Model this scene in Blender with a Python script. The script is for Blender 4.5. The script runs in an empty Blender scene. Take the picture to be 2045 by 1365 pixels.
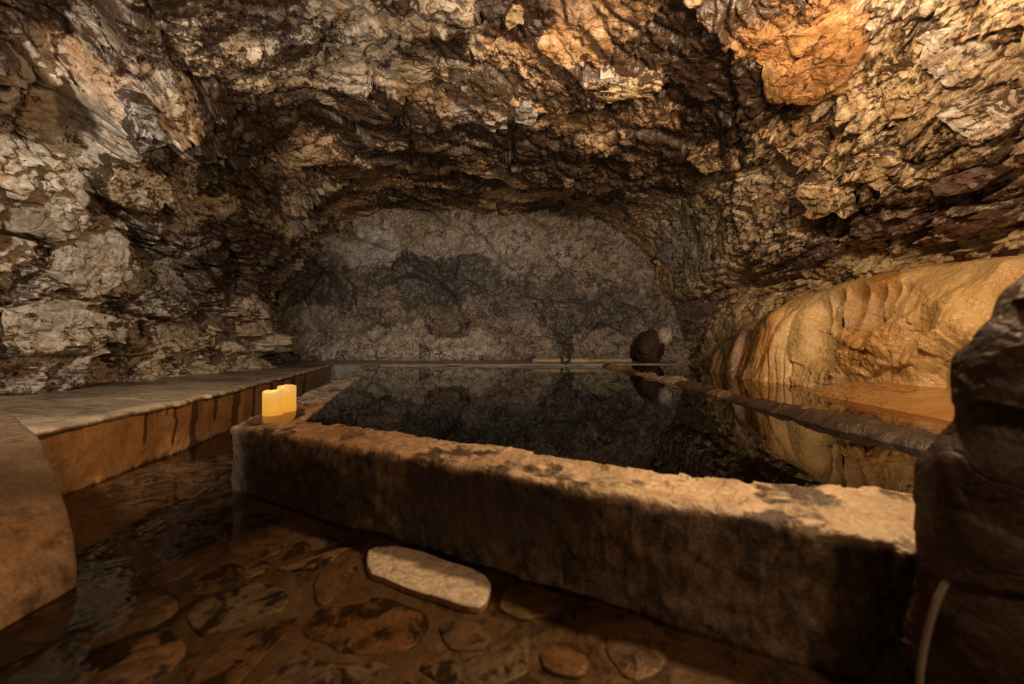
import bpy, bmesh, math, random, time
import numpy as np
from mathutils import Vector, Matrix
from mathutils.bvhtree import BVHTree

T0 = time.time()
sc = bpy.context.scene
C = sc.collection
random.seed(7)
rng = np.random.default_rng(11)

# ------------------------------------------------------------------ camera, world, lights, exposure
F = 700.0            # focal length in pixels of the 2045 px wide frame
H = 0.70             # camera height above the wet floor
CX, CY = 1022.5, 682.5
cam_d = bpy.data.cameras.new('camera'); cam = bpy.data.objects.new('camera', cam_d); C.objects.link(cam)
cam.location = (0, 0, H); cam.rotation_euler = (math.pi/2, 0, 0)
cam_d.sensor_width = 36.0; cam_d.lens = F/2045.0*36.0; cam_d.clip_start = 0.02
cam_d.dof.use_dof = True; cam_d.dof.focus_distance = 4.2; cam_d.dof.aperture_fstop = 1.7
sc.camera = cam

w = bpy.data.worlds.new('world'); sc.world = w; w.use_nodes = True
w.node_tree.nodes['Background'].inputs[0].default_value = (0.9, 0.75, 0.6, 1)
w.node_tree.nodes['Background'].inputs[1].default_value = 0.0

sc.view_settings.view_transform = 'Standard'; sc.view_settings.look = 'None'
sc.view_settings.gamma = 1.0; sc.view_settings.use_curve_mapping = False
sc.view_settings.exposure = -0.08

def light(name, kind, loc, power, col, target=None, angle=None, blend=0.5, size=0.05):
    d = bpy.data.lights.new(name, kind); d.energy = power; d.color = col
    if kind in ('POINT', 'SPOT'): d.shadow_soft_size = size
    o = bpy.data.objects.new(name, d); C.objects.link(o); o.location = loc
    if target is not None:
        o.rotation_euler = (Vector(target)-Vector(loc)).to_track_quat('-Z', 'Y').to_euler()
    if kind == 'SPOT':
        d.spot_size = math.radians(angle); d.spot_blend = blend
    return o

light('warm_wall_lamp', 'POINT', (1.2, 1.1, 1.9), 125, (1.0, 0.72, 0.44), size=0.06)
light('left_wall_lamp', 'SPOT', (-1.6, 0.2, 1.75), 205, (1.0, 0.90, 0.76), (-3.9, 3.4, 1.45), 130, 0.7, 0.05)
light('back_wall_lamp', 'SPOT', (1.0, -0.6, 1.75), 640, (1.0, 0.80, 0.60), (0.5, 7.2, 1.4), 76, 0.8, 0.06)
light('ceiling_fill_spot', 'SPOT', (-0.6, 0.15, 0.72), 125, (1.0, 0.85, 0.67), (-0.35, 2.5, 2.8), 105, 0.9, 0.06)  # added fill spot that brightens the ceiling, not a lamp of the cave
light('camera_side_lamp', 'POINT', (1.05, -0.35, 1.35), 26, (1.0, 0.74, 0.48), size=0.06)
sc.cycles.adaptive_threshold = 0.02; sc.cycles.max_bounces = 5; sc.cycles.diffuse_bounces = 2; sc.cycles.glossy_bounces = 3; sc.cycles.transparent_max_bounces = 6

# ------------------------------------------------------------------ helpers
def at(px, py, Y):
    """point at distance Y straight ahead, seen at pixel px, py"""
    return np.array([(px-CX)/F*Y, Y, H-(py-CY)/F*Y])
def on(px, py, z):
    """point of the level z seen at pixel px, py"""
    Y = (H-z)*F/(py-CY)
    return np.array([(px-CX)/F*Y, Y, z])

def hsh(ix, iy, iz, s):
    h = (ix.astype(np.int64)*374761393 + iy.astype(np.int64)*668265263 + iz.astype(np.int64)*2147483647 + s*974634777) & 0xFFFFFFFF
    h = ((h ^ (h >> 13))*1274126177) & 0xFFFFFFFF
    h = ((h ^ (h >> 16))*2246822519) & 0xFFFFFFFF
    return (h ^ (h >> 15))
def u01(h, k):
    return (((h*(2*k+1) + k*40503*2654435761) & 0xFFFFFFFF) >> 8).astype(np.float32)/16777216.0

def vnoise(P, s=0):
    P = np.asarray(P, dtype=np.float32)
    I = np.floor(P).astype(np.int64); f = P-I; f = f*f*f*(f*(f*6-15)+10)
    r = 0
    for dx in (0, 1):
        wx = f[:, 0] if dx else 1-f[:, 0]
        for dy in (0, 1):
            wy = f[:, 1] if dy else 1-f[:, 1]
            for dz in (0, 1):
                wz = f[:, 2] if dz else 1-f[:, 2]
                h = hsh(I[:, 0]+dx, I[:, 1]+dy, I[:, 2]+dz, s)
                r = r + wx*wy*wz*((h >> 8).astype(np.float32)/16777216.0)
    return r*2-1
def fbm(P, octv=4, s=0, lac=2.03, gain=0.5):
    a, r, q = 1.0, 0, np.asarray(P, dtype=np.float32)
    for i in range(octv):
        r = r + a*vnoise(q+i*17.3, s+i); q = q*lac; a *= gain
    return r

def facet(P, scale, s=0, jit=0.9, ungap=True):
    """broken rock: every cell is a randomly tilted plane. returns height (unit cell size) and edge distance"""
    P = np.asarray(P, dtype=np.float32)/scale
    n = len(P); I = np.floor(P).astype(np.int64)
    b1 = np.full(n, 1e9, np.float32); b2 = np.full(n, 1e9, np.float32)
    hh = np.zeros(n, np.int64); dv = np.zeros((n, 3), np.float32)
    for dx in (-1, 0, 1):
        for dy in (-1, 0, 1):
            for dz in (-1, 0, 1):
                jx, jy, jz = I[:, 0]+dx, I[:, 1]+dy, I[:, 2]+dz
                h = hsh(jx, jy, jz, s)
                ox = P[:, 0]-(jx+0.5+(u01(h, 1)-0.5)*jit); oy = P[:, 1]-(jy+0.5+(u01(h, 2)-0.5)*jit); oz = P[:, 2]-(jz+0.5+(u01(h, 3)-0.5)*jit)
                d = ox*ox+oy*oy+oz*oz
                m = d < b1
                b2 = np.where(m, b1, np.minimum(b2, d)); b1 = np.where(m, d, b1)
                hh = np.where(m, h, hh)
                dv[m, 0] = ox[m]; dv[m, 1] = oy[m]; dv[m, 2] = oz[m]
    g = np.stack([u01(hh, 5)-0.5, u01(hh, 6)-0.5, u01(hh, 7)-0.5], 1)*2
    hgt = (u01(hh, 8)-0.5)*1.0 + (g*dv).sum(1)*0.9
    edge = np.sqrt(b2)-np.sqrt(b1)
    return hgt, edge, u01(hh, 9)

def sm(a, b, x):
    t = np.clip((x-a)/(b-a), 0, 1); return t*t*(3-2*t)
def ga(x, c, r):
    return np.exp(-((x-c)/r)**2)

def mesh_np(name, V, Q, mat=None, parent=None, smooth=True, cols=None):
    """mesh object out of numpy verts and quads (or a list of polygons)"""
    me = bpy.data.meshes.new(name)
    V = np.asarray(V, dtype=np.float32)
    if isinstance(Q, np.ndarray):
        nf, k = Q.shape
        me.vertices.add(len(V)); me.vertices.foreach_set('co', V.ravel())
        me.loops.add(nf*k); me.loops.foreach_set('vertex_index', Q.astype(np.int32).ravel())
        me.polygons.add(nf); me.polygons.foreach_set('loop_start', np.arange(0, nf*k, k, dtype=np.int32))
        me.update(calc_edges=True)
    else:
        me.from_pydata([tuple(map(float, v)) for v in V], [], [tuple(map(int, q)) for q in Q]); me.update()
    if smooth: me.polygons.foreach_set('use_smooth', np.ones(len(me.polygons), dtype=bool))
    if cols is not None:
        a = me.color_attributes.new('col', 'FLOAT_COLOR', 'POINT')
        a.data.foreach_set('color', np.asarray(cols, dtype=np.float32).ravel())
    if mat: me.materials.append(mat)
    o = bpy.data.objects.new(name, me); C.objects.link(o)
    if parent: o.parent = parent
    return o

def grid_quads(nr, nc, off=0, wrap=False):
    i = np.arange(nr-1)[:, None]; j = np.arange(nc-(0 if wrap else 1))[None, :]
    a = i*nc+j; b = i*nc+(j+1) % nc
    return (np.stack([a, b, b+nc, a+nc], -1).reshape(-1, 4)+off)

def tag(o, label, cat, group=None, kind=None):
    o['label'] = label; o['category'] = cat
    if group: o['group'] = group
    if kind: o['kind'] = kind
    return o
def struct(o, label=None):
    o['kind'] = 'structure'
    if label: o['label'] = label
    return o
def empty(name, loc=(0, 0, 0)):
    o = bpy.data.objects.new(name, None); C.objects.link(o); o.location = loc; o.empty_display_size = 0.05
    return o

# ------------------------------------------------------------------ materials
class NT:
    def __init__(s, name):
        s.m = bpy.data.materials.new(name); s.m.use_nodes = True
        s.t = s.m.node_tree; s.t.nodes.clear()
        s.out = s.t.nodes.new('ShaderNodeOutputMaterial')
    def n(s, typ, **kw):
        nd = s.t.nodes.new(typ)
        for k, v in kw.items():
            if k.startswith('_'): setattr(nd, k[1:], v)
            else:
                key = int(k[1:]) if k[0] == 'i' and k[1:].isdigit() else k.replace('__', ' ')
                if hasattr(v, 'links') or isinstance(v, bpy.types.NodeSocket): s.t.links.new(v, nd.inputs[key])
                else: nd.inputs[key].default_value = v
        return nd
    def link(s, a, b): s.t.links.new(a, b)
    def math(s, op, a, b=None, clamp=False):
        nd = s.n('ShaderNodeMath', _operation=op, _use_clamp=clamp, i0=a)
        if b is not None:
            if isinstance(b, bpy.types.NodeSocket): s.link(b, nd.inputs[1])
            else: nd.inputs[1].default_value = b
        return nd.outputs[0]
    def mix(s, fac, a, b, mode='MIX'):
        nd = s.t.nodes.new('ShaderNodeMix'); nd.data_type = 'RGBA'; nd.blend_type = mode
        for key, v in ((0, fac), (6, a), (7, b)):
            if isinstance(v, bpy.types.NodeSocket): s.link(v, nd.inputs[key])
            else: nd.inputs[key].default_value = v if key == 0 else (*v[:3], 1)
        return nd.outputs[2]
    def ramp(s, fac, *stops):
        nd = s.t.nodes.new('ShaderNodeValToRGB'); e = nd.color_ramp.elements
        while len(e) < len(stops): e.new(0.5)
        for k, (p, c) in enumerate(stops):
            e[k].position = p; e[k].color = (c, c, c, 1) if isinstance(c, (int, float)) else (*c[:3], 1)
        s.link(fac, nd.inputs[0]); return nd.outputs[0]
    def noise(s, vec, scale, detail=4, rough=0.55, dist=0.0):
        nd = s.n('ShaderNodeTexNoise', Scale=scale, Detail=detail, Roughness=rough, Distortion=dist)
        s.link(vec, nd.inputs['Vector']); return nd.outputs['Fac']
    def coords(s, scale=(1, 1, 1), rot=(0, 0, 0), kind='Object'):
        tc = s.n('ShaderNodeTexCoord'); mp = s.n('ShaderNodeMapping'); s.link(tc.outputs[kind], mp.inputs[0])
        mp.inputs['Scale'].default_value = scale; mp.inputs['Rotation'].default_value = rot
        return mp.outputs[0]
    def attr(s, name='col'):
        return s.n('ShaderNodeAttribute', _attribute_name=name)

def rock_mat(name, dark=(0.022, 0.012, 0.0065), crack=(0.03, 0.017, 0.01), rough=0.42, bump=0.35, stretch=(1, 1, 1), rot=(0, 0, 0), spec=0.5, fine=1.0):
    m = NT(name)
    a = m.attr(); vec = m.coords()
    sv = m.coords(stretch, rot)
    # tone variation
    n1 = m.noise(sv, 2.6*fine, 5, 0.62, 0.6)
    n2 = m.noise(sv, 9*fine, 4, 0.66, 0.8)
    n3 = m.noise(vec, 34*fine, 3, 0.62)
    tone = m.ramp(n1, (0.30, 0.50), (0.5, 1.0), (0.70, 1.35))
    col = m.mix(1.0, a.outputs['Color'], tone, 'MULTIPLY')
    iron = m.ramp(n2, (0.44, 0.0), (0.68, 0.75))
    col = m.mix(iron, col, m.mix(1.0, col, (0.92, 0.56, 0.27), 'MULTIPLY'))
    pale = m.ramp(n3, (0.42, 0.74), (0.66, 1.22))
    col = m.mix(1.0, col, pale, 'MULTIPLY')
    # dark mineral coat and some painted shade, driven by the stain field of the surface (alpha)
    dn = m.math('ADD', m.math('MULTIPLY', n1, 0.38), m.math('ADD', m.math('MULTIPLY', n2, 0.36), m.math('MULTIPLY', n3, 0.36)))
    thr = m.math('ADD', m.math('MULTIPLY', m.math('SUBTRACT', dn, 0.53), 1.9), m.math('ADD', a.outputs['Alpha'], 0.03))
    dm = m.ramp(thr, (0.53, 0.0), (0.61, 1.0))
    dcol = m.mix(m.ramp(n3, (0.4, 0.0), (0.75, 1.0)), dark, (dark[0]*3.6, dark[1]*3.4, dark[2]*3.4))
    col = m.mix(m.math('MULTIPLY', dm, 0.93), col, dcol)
    # hairline cracks
    wv = m.n('ShaderNodeTexNoise', Scale=5.0*fine, Detail=3.0); m.link(sv, wv.inputs['Vector'])
    wa = m.n('ShaderNodeVectorMath', _operation='MULTIPLY_ADD'); m.link(wv.outputs['Color'], wa.inputs[0]); wa.inputs[1].default_value = (0.16, 0.16, 0.16); m.link(sv, wa.inputs[2])
    vo = m.n('ShaderNodeTexVoronoi', _feature='DISTANCE_TO_EDGE', Scale=5.5*fine); m.link(wa.outputs[0], vo.inputs['Vector'])
    vo2 = m.n('ShaderNodeTexVoronoi', _feature='DISTANCE_TO_EDGE', Scale=15*fine); m.link(wa.outputs[0], vo2.inputs['Vector'])
    ck = m.ramp(vo.outputs['Distance'], (0.0, 1.0), (0.035, 0.0))
    ck2 = m.math('MULTIPLY', m.ramp(vo2.outputs['Distance'], (0.0, 1.0), (0.05, 0.0)), m.ramp(n1, (0.42, 0.0), (0.62, 0.9)))
    ckk = m.math('MULTIPLY', m.math('MAXIMUM', ck, ck2), m.ramp(n2, (0.43, 0.0), (0.58, 0.95)))
    col = m.mix(ckk, col, crack)
    # relief
    hgt = m.math('ADD', m.math('MULTIPLY', n2, 0.5), m.math('MULTIPLY', n3, 0.28))
    hgt = m.math('SUBTRACT', hgt, m.math('MULTIPLY', ck, 0.16))
    bp = m.n('ShaderNodeBump', Strength=bump, Distance=0.05); m.link(hgt, bp.inputs['Height'])
    b = m.n('ShaderNodeBsdfPrincipled'); m.link(col, b.inputs['Base Color']); m.link(bp.outputs[0], b.inputs['Normal'])
    m.link(m.ramp(n2, (0.3, rough-0.12), (0.7, rough+0.18)), b.inputs['Roughness'])
    b.inputs['Specular IOR Level'].default_value = spec
    m.link(b.outputs[0], m.out.inputs[0])
    return m.m

def concrete_mat(name, rough=0.5, bump=0.3, grain=1.0, dark=(0.02, 0.012, 0.008), spec=0.5, streak=(1, 1, 1)):
    """cast concrete with mineral crust: base colour and stain field come from the mesh"""
    m = NT(name); a = m.attr(); vec = m.coords(); sv = m.coords(streak)
    n1 = m.noise(sv, 5*grain, 5, 0.6, 0.5); n2 = m.noise(sv, 22*grain, 5, 0.65, 0.3); n3 = m.noise(vec, 90*grain, 3, 0.6)
    col = m.mix(1.0, a.outputs['Color'], m.ramp(n1, (0.3, 0.62), (0.7, 1.3)), 'MULTIPLY')
    col = m.mix(m.ramp(n2, (0.45, 0.0), (0.7, 0.55)), col, m.mix(1.0, col, (0.75, 0.48, 0.28), 'MULTIPLY'))
    col = m.mix(1.0, col, m.ramp(n3, (0.35, 0.8), (0.65, 1.15)), 'MULTIPLY')
    dn = m.math('ADD', m.math('MULTIPLY', n1, 0.5), m.math('MULTIPLY', n2, 0.5))
    dm = m.ramp(m.math('ADD', dn, m.math('SUBTRACT', a.outputs['Alpha'], 0.5)), (0.5, 0.0), (0.62, 1.0))
    col = m.mix(m.math('MULTIPLY', dm, 0.9), col, m.mix(m.ramp(n3, (0.4, 0), (0.7, 1)), dark, tuple(c*3 for c in dark)))
    bp = m.n('ShaderNodeBump', Strength=bump, Distance=0.02)
    m.link(m.math('ADD', m.math('MULTIPLY', n2, 0.7), m.math('MULTIPLY', n3, 0.4)), bp.inputs['Height'])
    b = m.n('ShaderNodeBsdfPrincipled'); m.link(col, b.inputs['Base Color']); m.link(bp.outputs[0], b.inputs['Normal'])
    m.link(m.ramp(n1, (0.35, rough-0.15), (0.65, rough+0.15)), b.inputs['Roughness']); b.inputs['Specular IOR Level'].default_value = spec
    m.link(b.outputs[0], m.out.inputs[0]); return m.m

def water_mat(name, tint, bump, scale, rough=0.01, stretch=(1, 1, 1), dist=0.01):
    m = NT(name); vec = m.coords(stretch)
    n = m.noise(vec, scale, 3, 0.5, 0.6)
    bp = m.n('ShaderNodeBump', Strength=bump, Distance=dist); m.link(n, bp.inputs['Height'])
    fr = m.n('ShaderNodeFresnel', IOR=1.34); m.link(bp.outputs[0], fr.inputs['Normal'])
    g = m.n('ShaderNodeBsdfGlossy', Color=(1, 1, 1, 1), Roughness=rough); m.link(bp.outputs[0], g.inputs['Normal'])
    t = m.n('ShaderNodeBsdfTransparent', Color=(*tint, 1))
    mx = m.n('ShaderNodeMixShader'); m.link(fr.outputs[0], mx.inputs[0]); m.link(t.outputs[0], mx.inputs[1]); m.link(g.outputs[0], mx.inputs[2])
    m.link(mx.outputs[0], m.out.inputs[0]); return m.m

M_ceil = rock_mat('ceiling_rock', stretch=(0.75, 1.35, 1.6), rot=(0, 0, 0.35), rough=0.40, bump=0.5)
M_left = rock_mat('left_rock', stretch=(1.3, 0.9, 1.1), rot=(0.5, 0, 0), rough=0.36, bump=0.45)
M_right = rock_mat('right_rock', stretch=(1.2, 0.8, 1.5), rot=(-0.35, 0, 0), rough=0.36, bump=0.5)
M_back = rock_mat('back_rock', rough=0.40, bump=0.6, fine=1.0, dark=(0.03, 0.024, 0.02), crack=(0.035, 0.024, 0.018))
M_boul = rock_mat('boulder_rock', rough=0.6, bump=0.4, spec=0.25, fine=1.6)
M_slab = rock_mat('slab_rock', rough=0.42, bump=0.3, fine=1.3)
M_conc = concrete_mat('pool_concrete', rough=0.5, bump=0.6, streak=(1, 1, 0.45))
M_bench = concrete_mat('bench_concrete', rough=0.6, bump=0.25, dark=(0.045, 0.018, 0.007), streak=(1, 1, 0.5))
M_seat = concrete_mat('bench_seat', rough=0.42, bump=0.25, dark=(0.045, 0.026, 0.015), streak=(0.6, 1.6, 1))
M_pool = water_mat('pool_water', (0.10, 0.07, 0.05), 0.05, 5.0, 0.004, (1, 0.5, 1), 0.01)
M_upper = water_mat('rim_water', (0.55, 0.36, 0.2), 0.05, 8.0, 0.01)
M_floorw = water_mat('floor_water', (0.80, 0.68, 0.54), 0.22, 6.0, 0.008, (1, 1, 1), 0.014)

# albedo palette
CREAM = (0.52, 0.42, 0.29); GREY = (0.42, 0.39, 0.35); TAN = (0.48, 0.32, 0.175); ORANGE = (0.46, 0.245, 0.095)
TAUPE = (0.26, 0.205, 0.155); PALE = (0.60, 0.53, 0.43); UMBER = (0.16, 0.085, 0.05); PLUM = (0.20, 0.13, 0.105); GOLD = (0.58, 0.42, 0.23)

# ------------------------------------------------------------------ cave shell
def interp(y, pts):
    p = np.array(pts); return np.interp(y, p[:, 0], p[:, 1])
XL = [(-3, -3.1), (1.5, -3.22), (2.3, -3.36), (3.0, -3.55), (4.1, -3.72), (5.0, -3.85), (5.6, -4.05), (6.3, -4.7), (7.5, -4.95), (9, -4.95)]
XR = [(-3, 2.7), (1, 2.95), (2, 3.1), (4, 3.2), (6, 3.35), (7.5, 3.45), (9, 3.5)]
ZC = [(-3, 2.6), (1.0, 2.7), (2, 2.78), (4, 2.98), (7, 3.4), (9, 3.6)]
NEXP = 2.9
th = np.linspace(math.pi, 0, 4001)
cs, sn = np.cos(th), np.sin(th)
ux = np.sign(cs)*np.abs(cs)**(2/NEXP); uz = np.abs(sn)**(2/NEXP)
arc = np.concatenate([[0], np.cumsum(np.hypot(np.diff(ux)*3.3, np.diff(uz)*2.9))]); arc /= arc[-1]
NU = 1040
tu = np.linspace(0, 1, NU)
UX = np.interp(tu, arc, ux); UZ = np.interp(tu, arc, uz)
ys = np.concatenate([np.linspace(-3.0, 1.2, 34)[:-1], np.exp(np.linspace(math.log(1.2), math.log(7.9), 500))])
NV = len(ys)
xl, xr, zc = interp(ys, XL), interp(ys, XR), interp(ys, ZC)
def smooth1(a, k=15):
    p = np.pad(a, k, mode='edge'); return np.convolve(p, np.ones(2*k+1)/(2*k+1), mode='valid')
xl, xr, zc = smooth1(xl), smooth1(xr), smooth1(zc)
ZF = -0.12
B = np.empty((NV, NU, 3))
B[:, :, 0] = (0.5*(xl+xr))[:, None] + (0.5*(xr-xl))[:, None]*UX[None, :]
B[:, :, 1] = ys[:, None]
B[:, :, 2] = ZF + (zc-ZF)[:, None]*UZ[None, :]
du = np.gradient(B, axis=1); dvv = np.stack([np.gradient(B[:, :, k], ys, axis=0) for k in range(3)], -1)
N = np.cross(dvv, du); N /= np.linalg.norm(N, axis=-1, keepdims=True)
ctr = np.stack([0.5*(xl+xr), ys, np.full(NV, 1.2)], -1)[:, None, :]
N *= np.sign(((ctr-B)*N).sum(-1, keepdims=True))
P = B.reshape(-1, 3); Nn = N.reshape(-1, 3)
UU = np.tile(tu, NV)

def rock_relief(P, aniso, s=0, amps=(0.30, 0.42, 0.36, 0.30, 0.34), scales=(1.5, 0.62, 0.24, 0.095, 0.045)):
    """relief of broken rock in metres (positive = towards the room)"""
    wv = np.stack([fbm(P*1.7+31.0*k, 3, 60+k+s) for k in range(3)], 1)
    Q = (P + 0.045*wv) @ aniso
    h = amps[0]*0.55*fbm(Q/scales[0], 3, s+1)
    e_all = np.ones(len(P), np.float32); ids = None
    for i, (a, scl) in enumerate(zip(amps[1:], scales[1:])):
        f, e, r = facet(Q + 0.03*i, scl, s+10+i)
        h = h + a*scl*f*1.0
        if i < 2: h = h - a*scl*0.35*np.exp(-(e/0.07)**2)
        e_all = np.minimum(e_all, e*(1.0 if i == 0 else 1.6))
        if i == 1: ids = r
    h = h + 0.006*fbm(P*26, 2, s+40)
    return h, e_all, ids
def rotm(ax, a):
    return np.array(Matrix.Rotation(a, 3, ax))
AN_C = rotm('Z', 0.35) @ np.diag([0.62, 1.15, 1.9])
AN_L = rotm('X', 0.6) @ np.diag([1.3, 0.85, 1.15])
AN_R = rotm('X', -0.4) @ np.diag([1.25, 0.7, 1.35])
wl = 1-sm(0.26, 0.34, UU); wr = sm(0.66, 0.74, UU); wc = np.clip(1-wl-wr, 0, 1)
hgt = np.zeros(len(P)); edge = np.ones(len(P)); rid = np.zeros(len(P))
for wgt, an, s, amp in ((wl, AN_L, 100, (0.26, 0.24, 0.40, 0.50, 0.40)), (wc, AN_C, 200, (0.22, 0.15, 0.24, 0.27, 0.30)), (wr, AN_R, 300, (0.20, 0.20, 0.34, 0.50, 0.45))):
    k = wgt > 0.001
    h, e, r = rock_relief(P[k], an, s, amp)
    if s == 300: h = h*(1-0.68*sm(2.9, 4.8, P[k][:, 1]))
    hgt[k] += wgt[k]*h; edge[k] = np.minimum(edge[k], e); rid[k] += wgt[k]*r
x, y, z = P[:, 0], P[:, 1], P[:, 2]
wob = 0.12*fbm(P*1.3, 3, 77)
# right wall: overhang over a band of thin broken ledges, flat foot behind the flowstone
onr = sm(0.62, 0.72, UU)
hgt += onr*(0.12*ga(z+wob, 1.85, 0.30) - 0.16*ga(z+wob, 1.36, 0.20))
ledge = onr*ga(z+wob, 1.42, 0.28)
hgt += ledge*0.05*np.sign(np.sin((z+0.25*wob+0.05*y)*46))*sm(-0.4, 0.5, fbm(P*3.0, 2, 5))
# left wall: buttress, dark alcove behind it, undercut above the bench
onl = 1-sm(0.30, 0.40, UU)
hgt += onl*(0.30*ga(y, 4.9, 0.55)*ga(z, 0.6, 1.3) - 0.25*ga(y, 6.35, 0.45)*ga(z, 0.7, 1.0))
hgt += onl*(0.10*sm(0.56, 0.62, z+0.4*wob)*(1-sm(0.62, 1.0, z)) - 0.05*ga(z, 0.48, 0.08))
diag = z - (0.85 + 0.55*(4.6-y)) + 1.2*wob            # long diagonal break across the left wall
hgt += onl*(0.16*sm(-0.06, 0.02, diag)*(1-sm(0.1, 0.9, diag)) - 0.12*ga(diag, -0.12, 0.10))
hgt -= 0.22*ga(UU, 0.345, 0.028)*sm(2.0, 3.4, y)*(0.6+0.8*(fbm(P*0.9, 2, 91)))   # shadowed cleft between left wall and ceiling
# ceiling: stepped bedding
onc = sm(0.36, 0.42, UU)*(1-sm(0.62, 0.68, UU))
bed = (x*0.28 + y*0.75 + 0.9*wob)*1.25
fr = bed-np.floor(bed)
hgt += onc*0.07*(fr - 0.5)*sm(0.0, 0.12, fr)
PD = P + Nn*hgt[:, None]

# ---- colour of the rock: base tint plus stain field, some shade painted in, both fixed to the rock itself
def paint(P, base, stain, blobs, s=0, warp=0.25):
    col = np.array(base, dtype=np.float64); st = np.array(stain, dtype=np.float64)
    W = np.stack([fbm(P*1.6+9.1*k, 4, 500+s+k) for k in range(3)], 1)
    Q = P + warp*W
    for c, rad, tint, k, dst in blobs:
        d = np.sqrt((((Q-np.array(c))/np.array(rad))**2).sum(1))
        wgt = (1-sm(0.75, 1.15, d))
        if tint is not None: col = col*(1-(wgt*k)[:, None]) + np.array(tint)*(wgt*k)[:, None]
        if dst is not None: st = st*(1-wgt) + dst*wgt
    return np.concatenate([col, st[:, None]], 1)
def L(*c): return np.array(c)
nz = fbm(P*0.8, 3, 900)
base = np.empty((len(P), 3))
base[:] = np.array(TAN)
base = wl[:, None]*np.array(CREAM)*0.95 + wc[:, None]*np.array(TAN) + wr[:, None]*np.array(GOLD)
base *= (1+0.25*(rid-0.5))[:, None]
base = base + (np.array(GREY)-base)*(0.5*sm(0.1, 0.7, nz)*(1-0.6*wr))[:, None]
stain = 0.34*wl + 0.53*wc + 0.33*wr
def cell(px, py, Y): return at(px, py, Y)
def ceilpt(px, py):
    """meet the sight line with the smooth vault"""
    best = None
    for Y in np.linspace(0.8, 7.6, 400):
        p = at(px, py, Y)
        xl_, xr_, zc_ = np.interp(Y, ys, xl), np.interp(Y, ys, xr), np.interp(Y, ys, zc)
        a = abs((p[0]-0.5*(xl_+xr_))/(0.5*(xr_-xl_)))**NEXP + abs((p[2]-ZF)/(zc_-ZF))**NEXP
        if a >= 1 or Y >= 7.3: return p
    return p
blobs = []
def bl(px, py, r, tint, k=0.8, st=None):
    rr = (r, r, r) if np.isscalar(r) else r
    blobs.append((ceilpt(px, py), rr, tint, k, st))
# ceiling, near
bl(420, 70, (0.55, 0.45, 0.5), CREAM, 0.8, 0.36); bl(760, 60, (0.75, 0.55, 0.6), PALE, 0.8, 0.30); bl(560, 60, (0.5, 0.4, 0.5), CREAM, 0.8, 0.45)
bl(640, 120, (0.5, 0.4, 0.5), PALE, 0.8, 0.34); bl(800, 150, (0.5, 0.25, 0.5), PALE, 0.7, 0.38)
bl(480, 160, (0.6, 0.4, 0.5), CREAM, 0.8, 0.35)
bl(1180, 50, (0.75, 0.4, 0.6), ORANGE, 0.6, 0.46); bl(1030, 60, (0.25, 0.2, 0.4), UMBER, 0.7, 0.78)
bl(850, 90, (0.28, 0.2, 0.4), PLUM, 0.8, 0.66); bl(1280, 20, (0.4, 0.25, 0.4), TAN, 0.6, 0.42)
bl(1400, 60, (0.28, 0.22, 0.4), UMBER, 0.6, 0.74)
bl(1660, 60, (0.55, 0.5, 0.5), ORANGE, 0.9, 0.36); bl(1620, 170, (0.6, 0.55, 0.5), ORANGE, 1.0, 0.30)
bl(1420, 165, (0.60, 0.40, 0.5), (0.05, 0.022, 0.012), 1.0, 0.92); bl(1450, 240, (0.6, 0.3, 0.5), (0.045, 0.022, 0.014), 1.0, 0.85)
bl(980, 170, (1.0, 0.35, 0.6), TAN, 0.5, 0.59); bl(720, 260, (0.9, 0.5, 0.6), TAN, 0.4, 0.59)
bl(1100, 290, (1.5, 0.55, 0.7), TAN, 0.4, 0.59); bl(1340, 330, (0.9, 0.7, 0.7), UMBER, 0.5, 0.59)
bl(900, 240, (1.5, 0.5, 0.6), None, 0, 0.585)
bl(760, 380, (1.6, 1.0, 0.6), TAN, 0.6, 0.50); bl(1050, 390, (1.7, 1.0, 0.7), TAN, 0.6, 0.52)
bl(420, 260, (0.6, 0.6, 0.7), UMBER, 0.7, 0.66); bl(470, 430, (0.6, 0.7, 0.9), UMBER, 0.5, 0.58)  # shade of the concave left cleft, painted into tint and stain
bl(260, 60, (0.5, 0.4, 0.6), CREAM, 0.6, 0.38); bl(100, 60, (0.5, 0.4, 0.5), PLUM, 0.6, 0.55)
bl(200, 170, (0.18, 0.5, 0.5), ORANGE, 0.5, 0.45)
# left wall
bl(80, 300, (0.7, 0.7, 0.6), PALE, 0.8, 0.36); bl(130, 560, (0.7, 0.8, 0.6), PALE, 0.8, 0.40); bl(60, 480, (0.5, 0.5, 0.4), PALE, 0.8, 0.36)
bl(340, 420, (0.6, 0.6, 0.6), CREAM, 0.8, 0.42); bl(330, 540, (0.6, 0.6, 0.5), GREY, 0.7, 0.48)
bl(430, 520, (0.4, 0.6, 0.5), TAUPE, 0.6, 0.52); bl(250, 680, (0.6, 0.9, 0.35), CREAM, 0.8, 0.42)
bl(500, 500, (0.5, 0.8, 0.7), UMBER, 0.6, 0.60); bl(540, 640, (0.7, 0.7, 0.5), UMBER, 0.7, 0.66)  # shade around the far left alcove, painted into the rock colour
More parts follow.
